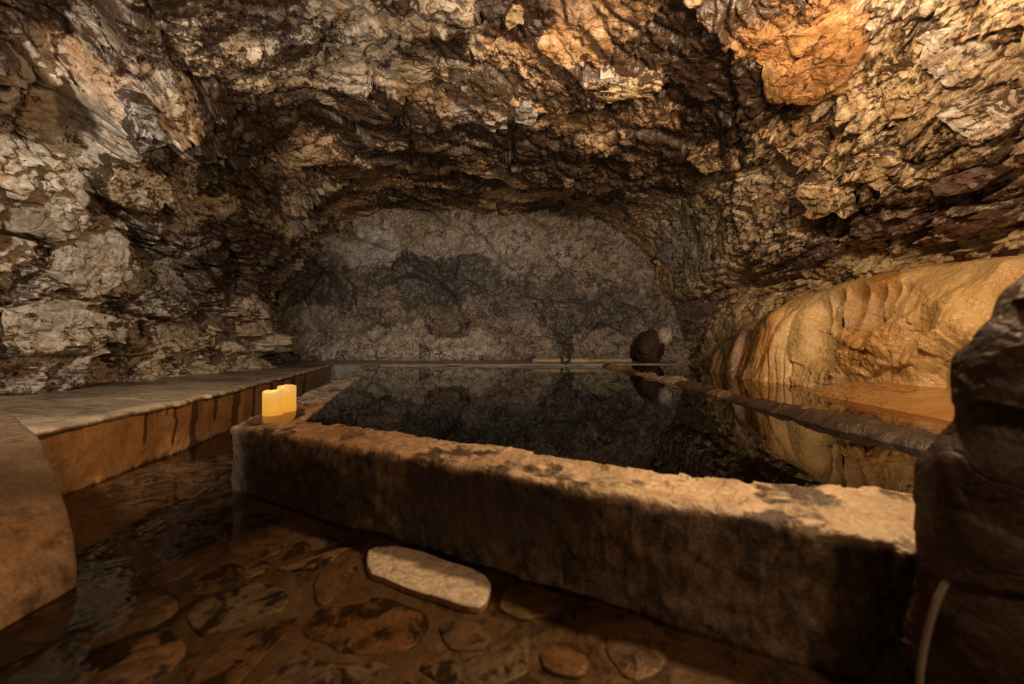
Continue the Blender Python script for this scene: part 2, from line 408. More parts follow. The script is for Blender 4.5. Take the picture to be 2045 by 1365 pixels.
# right wall
bl(1900, 100, (0.7, 0.8, 0.7), PALE, 0.7, 0.34); bl(1800, 200, (0.6, 0.7, 0.5), GOLD, 0.8, 0.38); bl(1650, 330, (0.6, 0.9, 0.5), GOLD, 0.6, 0.40)
bl(1960, 290, (0.5, 0.5, 0.3), PLUM, 0.4, 0.42); bl(1900, 420, (0.6, 0.7, 0.24), PLUM, 0.6, 0.53); bl(1600, 480, (0.6, 1.0, 0.24), UMBER, 0.4, 0.52)
bl(1390, 500, (0.7, 1.2, 0.6), (0.46, 0.41, 0.34), 0.9, 0.36); bl(1350, 640, (0.7, 1.2, 0.6), (0.34, 0.29, 0.24), 0.9, 0.42); bl(1480, 430, (0.7, 1.1, 0.6), (0.48, 0.37, 0.24), 0.8, 0.38)
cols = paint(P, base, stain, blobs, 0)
# plate edges hold dirt
pat = fbm((P @ (rotm('Z', 0.3) @ np.diag([1.1, 2.6, 2.6])))+5, 4, 950)
cols[:, 3] += (0.36*wc+0.14*wl+0.08*wr)*pat
pat2 = fbm((P @ (rotm('Z', 0.3) @ np.diag([1.3, 3.0, 3.0])))+45, 3, 970)
cols[:, :3] *= (1+0.45*(wc+0.5*wl+0.5*wr)*pat2)[:, None]
cols[:, 3] += (0.08*wc+0.15*wl+0.09*wr)*np.exp(-(edge/0.06)**2)
# split into left wall, ceiling and right wall
def cut(name, c0, c1, mat):
    idx = np.arange(c0, c1+1)
    V = PD.reshape(NV, NU, 3)[:, idx].reshape(-1, 3); K = cols.reshape(NV, NU, 4)[:, idx].reshape(-1, 4)
    return mesh_np(name, V, grid_quads(NV, len(idx)), mat, None, True, K)
c1, c2 = int(0.31*NU), int(0.69*NU)
wall_l = struct(cut('wall_left', 0, c1, M_left), 'pale fractured rock wall rising behind the long bench')
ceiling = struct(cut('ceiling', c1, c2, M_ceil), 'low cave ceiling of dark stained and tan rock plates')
wall_r = struct(cut('wall_right', c2, NU-1, M_right), 'golden brightly lit broken rock wall above the flowstone')

# back wall
nx, nzz = 470, 210
gx = np.linspace(-5.8, 4.4, nx); gz = np.linspace(-0.3, 4.2, nzz)
X, Z = np.meshgrid(gx, gz)
Yb = 7.35 - 0.55*(np.abs((X+0.7)/4.6)**3) - 0.30*np.clip((Z-1.6)/1.6, 0, 1)**2 - 0.18*ga(Z, 0.35, 0.45)
PB = np.stack([X, Yb, Z], -1).reshape(-1, 3)
hb, eb, rb = rock_relief(PB, rotm('Y', 0.35) @ np.diag([0.8, 1, 1.0]), 400, amps=(0.34, 0.17, 0.16, 0.26, 0.25), scales=(1.6, 0.85, 0.30, 0.11, 0.055))
xb, zb = PB[:, 0], PB[:, 2]
wb = 0.10*fbm(PB*1.2, 3, 401)
# two shallow scooped niches with sharp brows
for cxp, cyp, rxp, rzp in ((-3.9, 1.55, 0.75, 0.95), (-2.05, 1.35, 1.25, 1.15)):
    dn = np.sqrt(((xb+wb-cxp)/rxp)**2 + ((zb+wb-cyp+0.35)/rzp)**2)
    hb -= 0.13*(1-sm(0.86, 1.0, dn))*sm(cyp-0.9, cyp+0.2, zb)
PBd = PB.copy(); PBd[:, 1] -= hb
def backpt(px, py): return at(px, py, 7.25)
bb = []
def b2(px, py, r, tint, k=0.8, st=None): bb.append((backpt(px, py), (r[0], 1.5, r[1]), tint, k, st))
b2(940, 450, (3.2, 0.55), (0.30, 0.24, 0.17), 0.7, 0.45); b2(1000, 500, (1.9, 0.45), (0.36, 0.32, 0.27), 0.8, 0.42)
b2(740, 495, (0.7, 0.3), (0.38, 0.36, 0.33), 0.9, 0.36); b2(1200, 520, (0.9, 0.6), (0.34, 0.28, 0.21), 0.8, 0.46)
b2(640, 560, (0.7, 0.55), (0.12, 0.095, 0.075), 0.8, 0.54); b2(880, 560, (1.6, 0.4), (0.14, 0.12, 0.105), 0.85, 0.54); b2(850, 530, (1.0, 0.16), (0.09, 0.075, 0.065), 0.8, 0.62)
b2(1180, 620, (1.1, 0.5), (0.19, 0.165, 0.155), 0.8, 0.52); b2(1020, 590, (0.9, 0.4), (0.17, 0.15, 0.14), 0.8, 0.50)
b2(800, 690, (2.2, 0.40), (0.42, 0.37, 0.31), 0.9, 0.42); b2(650, 650, (0.8, 0.5), (0.36, 0.32, 0.28), 0.7, 0.42)
b2(920, 655, (1.0, 0.10), (0.22, 0.12, 0.06), 0.6, 0.53); b2(1150, 690, (1.3, 0.25), (0.33, 0.28, 0.21), 0.8, 0.48)
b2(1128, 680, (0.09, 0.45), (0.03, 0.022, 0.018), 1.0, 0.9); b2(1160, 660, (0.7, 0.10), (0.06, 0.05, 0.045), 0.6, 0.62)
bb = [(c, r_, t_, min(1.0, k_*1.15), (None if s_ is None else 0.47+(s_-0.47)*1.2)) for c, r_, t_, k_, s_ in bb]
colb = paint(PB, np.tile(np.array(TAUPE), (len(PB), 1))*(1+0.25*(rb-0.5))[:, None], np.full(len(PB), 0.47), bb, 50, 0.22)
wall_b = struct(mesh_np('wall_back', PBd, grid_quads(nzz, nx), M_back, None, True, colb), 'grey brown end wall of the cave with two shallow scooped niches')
# entrance end of the cave, behind the camera
nx2, nz2 = 70, 40
X2, Z2 = np.meshgrid(np.linspace(-3.8, 3.6, nx2), np.linspace(-0.3, 3.1, nz2))
PF = np.stack([X2, np.full_like(X2, -2.6), Z2], -1).reshape(-1, 3); hf, _, _ = rock_relief(PF, np.eye(3), 600)
PF[:, 1] += hf*1.5
wall_f = struct(mesh_np('wall_front', PF, grid_quads(nz2, nx2), M_left, None, True, np.tile([*np.array(TAUPE)*0.8, 0.5], (len(PF), 1))), 'rock wall at the entrance end of the cave')
print('shell', round(time.time()-T0, 1))

# ------------------------------------------------------------------ floor, flagstones, water
def plane_grid(name, x0, x1, y0, y1, z, n, m, mat, colf, amp=0.0):
    X, Y = np.meshgrid(np.linspace(x0, x1, n), np.linspace(y0, y1, m)); V = np.stack([X, Y, np.full_like(X, z)], -1).reshape(-1, 3)
    if amp: V[:, 2] += amp*fbm(V*3, 3, 3)
    return mesh_np(name, V, grid_quads(m, n), mat, None, True, colf(V))
floor = struct(plane_grid('floor', -3.9, 3.6, -2.7, 6.6, -0.0145, 220, 260, concrete_mat('floor_mortar', rough=0.55, bump=0.4, dark=(0.015, 0.01, 0.007)),
               lambda V: np.concatenate([np.tile(np.array([0.20, 0.15, 0.105]), (len(V), 1)), (0.53+0.12*fbm(V*5, 3, 8))[:, None]], 1), 0.004), 'wet mortar bed of the walkway between bench and pool')

def flag_mat():
    m = NT('flagstone'); a = m.attr(); vec = m.coords(kind='Object')
    n1 = m.noise(vec, 4.5, 5, 0.6, 2.2); n2 = m.noise(vec, 16, 5, 0.6, 1.0); n3 = m.noise(vec, 70, 3, 0.6)
    col = m.mix(1.0, a.outputs['Color'], m.ramp(n1, (0.33, 0.45), (0.47, 1.0), (0.53, 0.7), (0.68, 1.4)), 'MULTIPLY')
    thr = m.math('ADD', m.math('ADD', m.math('MULTIPLY', n1, 0.55), m.math('MULTIPLY', n2, 0.45)), m.math('SUBTRACT', a.outputs['Alpha'], 0.5))
    col = m.mix(m.math('MULTIPLY', m.ramp(thr, (0.50, 0.0), (0.56, 1.0)), 0.9), col, (0.016, 0.012, 0.01))
    col = m.mix(1.0, col, m.ramp(n3, (0.35, 0.75), (0.65, 1.2)), 'MULTIPLY')
    bp = m.n('ShaderNodeBump', Strength=0.35, Distance=0.02); m.link(m.math('ADD', m.math('MULTIPLY', n2, 0.6), m.math('MULTIPLY', n3, 0.25)), bp.inputs['Height'])
    b = m.n('ShaderNodeBsdfPrincipled'); m.link(col, b.inputs['Base Color']); m.link(bp.outputs[0], b.inputs['Normal']); b.inputs['Roughness'].default_value = 0.38
    m.link(b.outputs[0], m.out.inputs[0]); return m.m
M_flag = flag_mat()

def clip_poly(poly, p, nrm):
    out = []
    for i in range(len(poly)):
        a, b = poly[i], poly[(i+1) % len(poly)]
        da, db = np.dot(a-p, nrm), np.dot(b-p, nrm)
        if da <= 0: out.append(a)
        if da*db < 0: out.append(a+(b-a)*da/(da-db))
    return out
def inset_poly(poly, d):
    c = np.mean(poly, 0); q = list(poly)
    src = list(poly)
    for i in range(len(src)):
        a, b = src[i], src[(i+1) % len(src)]; e = b-a
        if np.linalg.norm(e) < 1e-6: continue
        nrm = np.array([e[1], -e[0]])/np.linalg.norm(e)
        if np.dot(c-a, nrm) > 0: nrm = -nrm
        q = clip_poly(q, a-nrm*d, nrm)
        if len(q) < 3: return q
    return q
def round_outline(poly, per=5, jit=0.006, s=0):
    """chaikin-smoothed, slightly ragged outline"""
    p = np.array(poly)
    for _ in range(1):
        a = p; b = np.roll(p, -1, 0)
        p = np.stack([0.8*a+0.2*b, 0.2*a+0.8*b], 1).reshape(-1, 2)
    q = []
    for i in range(len(p)):
        a, b = p[i], p[(i+1) % len(p)]; k = max(1, int(np.linalg.norm(b-a)/0.02))
        for t in range(k): q.append(a+(b-a)*t/k)
    q = np.array(q); n = len(q)
    q3 = np.concatenate([q*14, np.zeros((n, 1))], 1)
    q = q + jit*np.stack([fbm(q3, 2, s), fbm(q3+40, 2, s)], 1)
    return q
def flagstone(poly, top, col, st, s):
    o = round_outline(poly, s=s); c = o.mean(0); n = len(o)
    rings = [(1.0, -0.045), (1.0, top-0.005), (0.98, top-0.001), (0.93, top), (0.6, top+0.003), (0.25, top+0.004)]
    V = []
    for k, zz in rings:
        pts = c+(o-c)*k
        q3 = np.concatenate([pts*7, np.full((n, 1), s*1.7)], 1)
        jz = 0.003*fbm(q3, 2, s+3) if zz > top-0.01 else 0
        V.append(np.concatenate([pts, (np.full(n, zz)+jz)[:, None]], 1))
    V = np.concatenate(V); Q = grid_quads(len(rings), n, wrap=True)
    polys = [tuple(q) for q in Q]+[tuple((len(rings)-1)*n+np.arange(n))]
    K = np.tile([*col, st], (len(V), 1))
    ob = mesh_np('flagstone', V, polys, M_flag, floor, True, K)
    return ob
def fpx(pts, z=0.0): return [on(px, py, z)[:2] for px, py in pts]
hand = [  # stones one can outline in the photograph
    (fpx([(735, 1093), (800, 1087), (965, 1148), (980, 1168), (968, 1215), (930, 1210), (748, 1150), (727, 1120)]), 0.004, (0.72, 0.55, 0.37), 0.26, 'pale cream flagstone lying dry above the water'),
    (fpx([(1000, 1178), (1040, 1152), (1135, 1182), (1128, 1212), (1050, 1230), (995, 1212)]), -0.010, (0.26, 0.21, 0.16), 0.42, None),
    (fpx([(600, 1250), (640, 1200), (760, 1180), (850, 1212), (862, 1240), (820, 1290), (700, 1305)]), -0.010, (0.28, 0.18, 0.11), 0.52, None),
    (fpx([(872, 1232), (950, 1232), (988, 1268), (962, 1292), (890, 1284)]), -0.010, (0.24, 0.19, 0.14), 0.46, None),
    (fpx([(1145, 1190), (1250, 1215), (1245, 1240), (1180, 1245), (1140, 1220)]), -0.010, (0.16, 0.10, 0.06), 0.5, None),
    (fpx([(1080, 1285), (1130, 1278), (1180, 1300), (1170, 1340), (1090, 1330)]), -0.010, (0.26, 0.17, 0.1), 0.5, None),
    (fpx([(625, 1150), (690, 1090), (722, 1092), (712, 1140), (655, 1200), (632, 1195)]), -0.010, (0.24, 0.17, 0.11), 0.46, None),
]
hc = []
for i, (poly, top, col, st, lab) in enumerate(hand):
    ob = flagstone(poly, top, col, st, 700+i)
    if lab: ob['label'] = lab
    hc.append((np.mean(poly, 0), max(np.linalg.norm(np.array(p)-np.mean(poly, 0)) for p in poly)))
# further irregular paving: cells of a scattered pattern
front_o = [np.array([-1.34, 1.655]), np.array([0.86, 0.63])]           # foot of the pool's front wall
pw_d = front_o[1]-front_o[0]; pw_n = np.array([pw_d[1], -pw_d[0]]); pw_n /= np.linalg.norm(pw_n)   # towards the camera
if pw_n[1] > 0: pw_n = -pw_n
def inside(p, poly):
    c = False; n = len(poly)
    for i in range(n):
        a, b = poly[i], poly[(i+1) % n]
        if (a[1] > p[1]) != (b[1] > p[1]) and p[0] < (b[0]-a[0])*(p[1]-a[1])/(b[1]-a[1])+a[0]: c = not c
    return c
big = [[np.mean(h_[0], 0)+(np.array(q)-np.mean(h_[0], 0))*(1+0.035/max(0.05, np.linalg.norm(np.array(q)-np.mean(h_[0], 0)))) for q in h_[0]] for h_ in hand]
r2 = random.Random(5); keep = []
for i in range(-16, 14):
    for j in range(0, 36):
        if j > 10 and (i+j) % 2: continue
        p = np.array([i*0.185+0.09*(j % 2)+r2.uniform(-0.07, 0.07), 0.30+j*0.155+r2.uniform(-0.05, 0.05)])
        if any(inside(p, q) for q in big): continue
        keep.append(p)
allp = keep
cnt = 0
for p in keep:
    if p[0] < -2.6 or p[0] > 0.9 or p[1] > 5.6: continue
    bx = interp(p[1], [(0, -1.2), (1.0, -1.25), (1.05, -2.0), (2.2, -2.1), (2.94, -2.27), (5.2, -2.83)])
    if p[0] < bx: continue
    if np.dot(p-front_o[0], pw_n) < 0.06 and p[0] > -1.32-0.29*(p[1]-1.66): continue
    if p[1] > 1.6 and p[0] > -1.36-0.29*(p[1]-1.66): continue
    poly = [np.array(q) for q in ((p[0]-0.3, p[1]-0.3), (p[0]+0.3, p[1]-0.3), (p[0]+0.3, p[1]+0.3), (p[0]-0.3, p[1]+0.3))]
    for q in allp:
        if q is p or np.linalg.norm(q-p) > 0.9 or np.linalg.norm(q-p) < 1e-6: continue
        poly = clip_poly(poly, (p+q)/2, (q-p))
    poly = clip_poly(poly, front_o[0]+pw_n*0.02, -pw_n) if p[0] > -1.3 else poly
    if len(poly) < 3: continue
    poly = inset_poly(poly, r2.uniform(0.010, 0.022))
    if len(poly) < 3 or len(poly) and np.linalg.norm(np.ptp(np.array(poly), 0)) < 0.12: continue
    q2 = []
    for q in poly:
        q = np.array(q); k = 0
        while k < 12 and any(inside(q, g) for g in big): q = q+(p-q)*0.15; k += 1
        q2.append(q)
    poly = q2
    v = r2.random(); tone = r2.uniform(0.7, 1.25)
    col = [(0.27, 0.19, 0.125), (0.20, 0.175, 0.15), (0.29, 0.23, 0.17), (0.15, 0.115, 0.09)][int(v*4)]
    flagstone(poly, r2.uniform(-0.013, -0.007), tuple(c*tone*1.25 for c in col), r2.uniform(0.45, 0.57), 800+cnt)
    cnt += 1
print('flagstones', cnt, round(time.time()-T0, 1))

# ------------------------------------------------------------------ pool walls
ZR = 0.303; ZW = 0.288
out_line = [np.array([1.0, 0.66, ZR]), on(1900, 1103, ZR), on(1860, 1095, ZR), on(1700, 1062, ZR), on(1400, 1012, ZR), on(1108, 960, ZR), on(800, 906, ZR), on(600, 874, ZR), on(482, 853, ZR)]
OC = np.array([-1.335, 1.68])          # outer corner
IC = on(605, 838, ZR)[:2]              # inner corner
inner_front = [on(605, 838, ZR), on(952, 883, ZR), on(1187, 920, ZR), on(1400, 946, ZR), on(1526, 962, ZR), on(1666, 972, ZR), on(1760, 974, ZR), on(1860, 985, ZR)]
def resample(pts, n):
    pts = np.array(pts); d = np.concatenate([[0], np.cumsum(np.linalg.norm(np.diff(pts, axis=0), axis=1))]); t = np.linspace(0, d[-1], n)
    return np.stack([np.interp(t, d, pts[:, k]) for k in range(pts.shape[1])], 1), t
pool = empty('bathing_pool', (-0.2, 2.5, 0))
tag(pool, 'raised rectangular bathing pool with stained concrete rim in the cave floor', 'pool')
def sweep_wall(name, outer, inner, zb, zt, n, colf, s, mat, parent, rnd=0.022, rag=0.010):
    """wall between an outer and an inner plan line; rounded, ragged arrises"""
    o, _ = resample(outer, n); i, _ = resample(inner, n)
    w = i-o; wl_ = np.linalg.norm(w, axis=1, keepdims=True); wd = w/wl_
    prof = []   # (t across 0..1 in metres from outer, z)
    hs = np.linspace(zb, zt-rnd, 34)
    for h in hs: prof.append(('o', 0.0, h))
    for a in np.linspace(0, math.pi/2, 7)[1:]: prof.append(('o', rnd*(1-math.cos(a)), zt-rnd+rnd*math.sin(a)))
    for f in np.linspace(0, 1, 26)[1:-1]: prof.append(('m', f, zt))
    for a in np.linspace(math.pi/2, 0, 7): prof.append(('i', rnd*(1-math.cos(a)), zt-rnd+rnd*math.sin(a)))
    for h in np.linspace(zt-rnd, -0.45, 14)[1:]: prof.append(('i', 0.0, h))
    V = np.empty((n, len(prof), 3)); Nrm = np.zeros((n, len(prof), 3))
    for k, (side, t, h) in enumerate(prof):
        if side == 'o': d = np.full((n, 1), t)
        elif side == 'i': d = wl_-t
        else: d = rnd+(wl_-2*rnd)*t
        V[:, k, :2] = o+wd*d; V[:, k, 2] = h
        if side == 'm': Nrm[:, k, 2] = 1
        else:
            c = 1.0 if h < zt-rnd+1e-6 else 0.7
            sgn = -1 if side == 'o' else 1
            Nrm[:, k, :2] = wd*sgn*c; Nrm[:, k, 2] = math.sqrt(max(0, 1-c*c))
    Vf = V.reshape(-1, 3); Nf = Nrm.reshape(-1, 3)
    f2, e2, _ = facet(Vf, 0.05, s)
    ax = rag*(fbm(Vf*4.5, 3, s)*0.9 + 0.45*fbm(Vf*22, 2, s+5)) + 0.006*f2*np.where(np.abs(Vf[:, 2]-zt) < 0.05, 1.3, 1.0)
    ax = ax*(1-0.8*ga(np.hypot(Vf[:, 0]+1.2, Vf[:, 1]-1.85), 0, 0.22)*(np.abs(Nf[:, 2]-1) < 0.01))
    Vf = Vf + Nf*ax[:, None]
    K = colf(Vf, np.tile(np.array([0 if p_[0] == 'o' else (1 if p_[0] == 'm' else 2) for p_ in prof]), n), np.tile(np.array([p_[2] for p_ in prof]), n))
    return mesh_np(name, Vf, grid_quads(n, len(prof)), mat, parent, True, K)
def pool_col(V, side, h):
    n = len(V); col = np.empty((n, 3)); nn = fbm(V*2.2, 3, 31); n6 = fbm(V*9, 3, 35)
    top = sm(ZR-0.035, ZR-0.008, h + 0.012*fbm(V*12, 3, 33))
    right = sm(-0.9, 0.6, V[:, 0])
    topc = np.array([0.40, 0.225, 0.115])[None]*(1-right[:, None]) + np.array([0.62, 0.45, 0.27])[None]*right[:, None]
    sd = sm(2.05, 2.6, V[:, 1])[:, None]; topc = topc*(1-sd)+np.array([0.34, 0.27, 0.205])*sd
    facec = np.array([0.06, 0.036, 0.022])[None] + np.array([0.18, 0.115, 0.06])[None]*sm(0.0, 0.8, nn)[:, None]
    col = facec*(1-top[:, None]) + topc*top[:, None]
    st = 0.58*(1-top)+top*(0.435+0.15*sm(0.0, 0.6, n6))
    corner = ga(np.hypot(V[:, 0]+1.34, V[:, 1]-1.68), 0, 0.10)
    col = col*(1-corner[:, None]*0.7) + np.array([0.40, 0.34, 0.28])*corner[:, None]*0.7
    st = st - 0.12*corner
    return np.concatenate([col, st[:, None]], 1)
Lf = np.array([p[:2] for p in out_line[::-1]]); Lf[0] = OC + np.array([0.0, -0.005])
If = np.array([p[:2] for p in inner_front])
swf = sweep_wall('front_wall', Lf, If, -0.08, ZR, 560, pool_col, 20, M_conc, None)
inv = pool.matrix_world.inverted()
def adopt(o, parent):
    o.parent = parent; o.matrix_parent_inverse = Matrix.Translation(-Vector(parent.location))
adopt(swf, pool)
Ls = np.array([OC, on(592, 794, ZR)[:2]+np.array([-0.012, 0]), on(672, 754, ZR)[:2], (-2.52, 5.95)])
Is = np.array([IC+np.array([-0.0, -0.0]), on(689, 772, ZR)[:2], (-1.64, 3.7), (-2.27, 6.05)])
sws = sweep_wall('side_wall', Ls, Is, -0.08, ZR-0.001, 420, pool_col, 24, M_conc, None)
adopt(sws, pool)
bf = plane_grid('basin_floor', -2.6, 1.9, 0.8, 6.0, -0.42, 60, 60, M_conc, lambda V: np.tile([0.05, 0.035, 0.025, 0.55], (len(V), 1)), 0.02)
adopt(bf, pool)
def poly_water(name, pts, z, mat):
    o = mesh_np(name, [(p[0], p[1], z) for p in pts], [tuple(range(len(pts)))], mat, None, False)
    return o
pw = poly_water('pool_water', [IC+np.array([-0.1, -0.05])]+[p+np.array([-0.04, -0.08]) for p in If[1:]]+[np.array([1.1, 0.75]), np.array([1.66, 0.8]), np.array([1.66, 6.01]), np.array([-2.35, 6.01])], ZW, M_pool)
tag(pw, 'still dark mirror-like water filling the bathing pool', 'water', kind='stuff')
fw = poly_water('floor_water', [(-1.5, -2.2), (1.6, -2.2), (1.6, 0.45), (0.9, 0.7), (-1.25, 1.72), (-2.45, 5.95), (-3.1, 5.95), (-2.2, 2.2), (-2.2, 1.1), (-1.5, 0.9)], 0.0, M_floorw)
tag(fw, 'shallow rippling water over the flagstones of the walkway', 'water', kind='stuff')

# ------------------------------------------------------------------ bench along the left wall
bench = empty('stone_bench', (-2.6, 3.4, 0)); tag(bench, 'long low concrete bench with pale seat and orange front against left wall', 'bench')
ZB = 0.33
bl_pts = [(-1.92, 0.2), (-2.02, 1.0), (-2.06, 1.6), (-2.117, 2.2), (-2.28, 2.94), (-2.55, 4.0), (-2.84, 5.15), (-3.12, 6.02)]
def bench_col(V):
    n6 = fbm(np.stack([V[:, 0]*2, V[:, 1]*2, V[:, 2]*0.6], 1)*2, 3, 41)
    col = np.array([0.46, 0.235, 0.085])[None]*(1+0.25*n6)[:, None]
    far = sm(2.6, 4.6, V[:, 1])
    col = col*(1-far[:, None]) + np.array([0.28, 0.16, 0.09])*far[:, None]
    st = np.full(len(V), 0.36)
    for yy, ww, lo, k in ((1.99, 0.010, 0.12, 0.5), (2.065, 0.007, 0.16, 0.4), (2.13, 0.006, 0.2, 0.4), (2.18, 0.009, 0.05, 0.5), (2.36, 0.035, 0.0, 0.6), (2.58, 0.03, 0.1, 0.35), (2.85, 0.05, 0.0, 0.4), (3.15, 0.03, 0.0, 0.4), (3.5, 0.05, 0, 0.4), (3.8, 0.03, 0, 0.3), (4.1, 0.06, 0.0, 0.4), (4.5, 0.05, 0, 0.4)):
        st += k*ga(V[:, 1]+0.012*fbm(V*9, 2, 43), yy, ww)*sm(lo-0.05, lo+0.05, V[:, 2])
    st += 0.25*(1-sm(-0.02, 0.05, V[:, 2]+0.02*n6))
    return np.concatenate([col, st[:, None]], 1)
pl, tl = resample(bl_pts, 560)
zs = np.linspace(-0.06, ZB-0.012, 60)
V = np.empty((len(pl), len(zs), 3)); V[:, :, 0] = pl[:, None, 0]; V[:, :, 1] = pl[:, None, 1]; V[:, :, 2] = zs
V[:, :, 0] += 0.02*(zs[None]/ZB)      # slight batter
Vf = V.reshape(-1, 3); Vf[:, 0] += 0.010*fbm(Vf*4, 3, 45)+0.004*fbm(Vf*20, 2, 46)
bo = mesh_np('front_face', Vf, grid_quads(len(pl), len(zs)), M_bench, None, True, bench_col(Vf)); adopt(bo, bench); bo['label'] = 'orange stained concrete front of the bench'
# seat: ragged lip then the slab running into the rock
ofs = np.array([0.0, 0.0, 0.004, 0.012, 0.03, 0.06, 0.1, 0.16, 0.24, 0.34, 0.46, 0.6, 0.76, 0.95, 1.15, 1.4, 1.65, 1.9, 2.2, 2.5])
of2 = [(-0.004, -0.03), (0.028, -0.028), (0.036, -0.016), (0.034, -0.006), (0.022, 0.0)]+[(-o_, 0.004) for o_ in np.concatenate([np.linspace(0.0, 0.3, 16), np.linspace(0.33, 2.1, 40)])]
rgd = (fbm(np.stack([tl*14, tl*0, tl*0], 1), 3, 47)*0.014+fbm(np.stack([tl*3, tl*0+5, tl*0], 1), 2, 48)*0.012)
V = np.empty((len(pl), len(of2), 3))
for k, (o_, dz) in enumerate(of2):
    lip = 1.0 if o_ > -0.02 else max(0, 1+o_*6)
    V[:, k, 0] = pl[:, 0]+0.02+o_+rgd*lip; V[:, k, 1] = pl[:, 1]; V[:, k, 2] = ZB+dz
Vf = V.reshape(-1, 3); Vf[:, 2] += np.where(Vf[:, 2] > ZB-0.002, 0.007*fbm(Vf*3, 3, 49)+0.003*fbm(Vf*16, 2, 50), 0.006*fbm(Vf*18, 2, 51))
n5 = fbm(np.stack([Vf[:, 0]*1.2, Vf[:, 1]*2.6, Vf[:, 2]], 1), 4, 52)
cb = np.array([0.34, 0.26, 0.175])[None]*(1+0.35*n5)[:, None]
lipw = np.tile(np.array([1.0 if o_ > -0.06 else 0.0 for o_, _ in of2]), len(pl))
cb = cb*(1-0.5*lipw[:, None])+np.array([0.46, 0.34, 0.21])*0.5*lipw[:, None]
stt = 0.47+0.10*fbm(np.stack([Vf[:, 0]*1.5, Vf[:, 1]*5, Vf[:, 2]], 1), 3, 53)+0.10*sm(2.4, 3.6, Vf[:, 1])-0.10*lipw-0.04*n5
so = mesh_np('seat', Vf, grid_quads(len(pl), len(of2)), M_seat, None, True, np.concatenate([cb, stt[:, None]], 1)); adopt(so, bench); so['label'] = 'pale worn seat slab with ragged crusted lip'

# bench end block in the left foreground: rounded cap over a body
blk = empty('bench_block', (-1.7, 0.4, 0)); tag(blk, 'rounded brown concrete block at the near end of the bench', 'block')
def block_part(name, prof, y0, y1, s, col, st):
    """profile (depth behind the front foot, z) swept along y; the end runs back at an angle and is closed"""
    yy = np.concatenate([np.linspace(y0, y1-0.03, 70), y1-0.03+0.03*np.sin(np.linspace(0, math.pi/2, 7)[1:]), [y1, y1]])
    sh = np.concatenate([np.zeros(70), 0.02*(1-np.cos(np.linspace(0, math.pi/2, 7)[1:])), [0.05, 0.3]])
    V = np.empty((len(yy), len(prof), 3))
    for r in range(len(yy)):
        V[r, :, 0] = XF-prof[:, 0]-sh[r]; V[r, :, 1] = yy[r]+0.587*prof[:, 0]; V[r, :, 2] = prof[:, 1]-0.4*sh[r]
    Vf = V.reshape(-1, 3); nn = fbm(Vf*6, 3, s); Vf = Vf+np.stack([0.006*nn, 0*nn, 0.005*fbm(Vf*7, 2, s+2)], 1)
    K = np.concatenate([np.array(col)[None]*(1+0.3*nn)[:, None], (st+0.08*fbm(Vf*3, 2, s+4))[:, None]], 1)
    o = mesh_np(name, Vf, grid_quads(len(yy), len(prof)), M_bench, None, True, K); adopt(o, blk); return o
XF = -1.245
def curve_prof(pts, n):
    p, _ = resample(pts, n); return p
bp_, _ = resample([(0, -0.06), (0.0, 0.0), (0.012, 0.05), (0.035, 0.09), (0.07, 0.13), (0.12, 0.168), (0.17, 0.194), (0.19, 0.196)], 30)
cp_, _ = resample([(0.165, 0.186), (0.172, 0.202), (0.20, 0.222), (0.28, 0.262), (0.36, 0.296), (0.44, 0.322), (0.52, 0.336), (0.62, 0.341), (1.3, 0.342)], 60)
block_part('body', bp_, -0.8, 1.02, 60, (0.25, 0.135, 0.06), 0.48)
block_part('cap', cp_, -0.8, 1.018, 64, (0.23, 0.14, 0.075), 0.47)

# ledge along the end wall
ldg = empty('back_ledge', (-0.5, 6.5, 0)); tag(ldg, 'narrow grey concrete ledge along the foot of the end wall', 'ledge')
xs = np.linspace(-4.75, 2.9, 340)
def ledge_part(name, prof, col, st, mat, xs=xs, yoff=None, s=70):
    V = np.empty((len(xs), len(prof), 3)); V[:, :, 0] = xs[:, None]; V[:, :, 1] = prof[None, :, 0]; V[:, :, 2] = prof[None, :, 1]
    Vf = V.reshape(-1, 3); Vf = Vf+np.stack([0*Vf[:, 0], 0.012*fbm(Vf*4, 3, s), 0.004*fbm(Vf*6, 2, s+1)], 1)
    nn = fbm(Vf*2, 3, s+2)
    o = mesh_np(name, Vf, grid_quads(len(xs), len(prof)), mat, None, True, np.concatenate([np.array(col)[None]*(1+0.3*nn)[:, None], (st+0*nn)[:, None]], 1))
    adopt(o, ldg); return o
ledge_part('front_face', np.array([(6.02, h) for h in np.linspace(-0.4, 0.30, 30)]), (0.30, 0.29, 0.30), 0.40, M_conc)
ledge_part('top', np.array([(6.03, 0.296), (6.005, 0.30), (6.0, 0.318), (6.01, 0.328)]+[(yy, 0.33) for yy in np.linspace(6.03, 7.35, 30)]), (0.24, 0.19, 0.145), 0.46, M_seat, s=74)

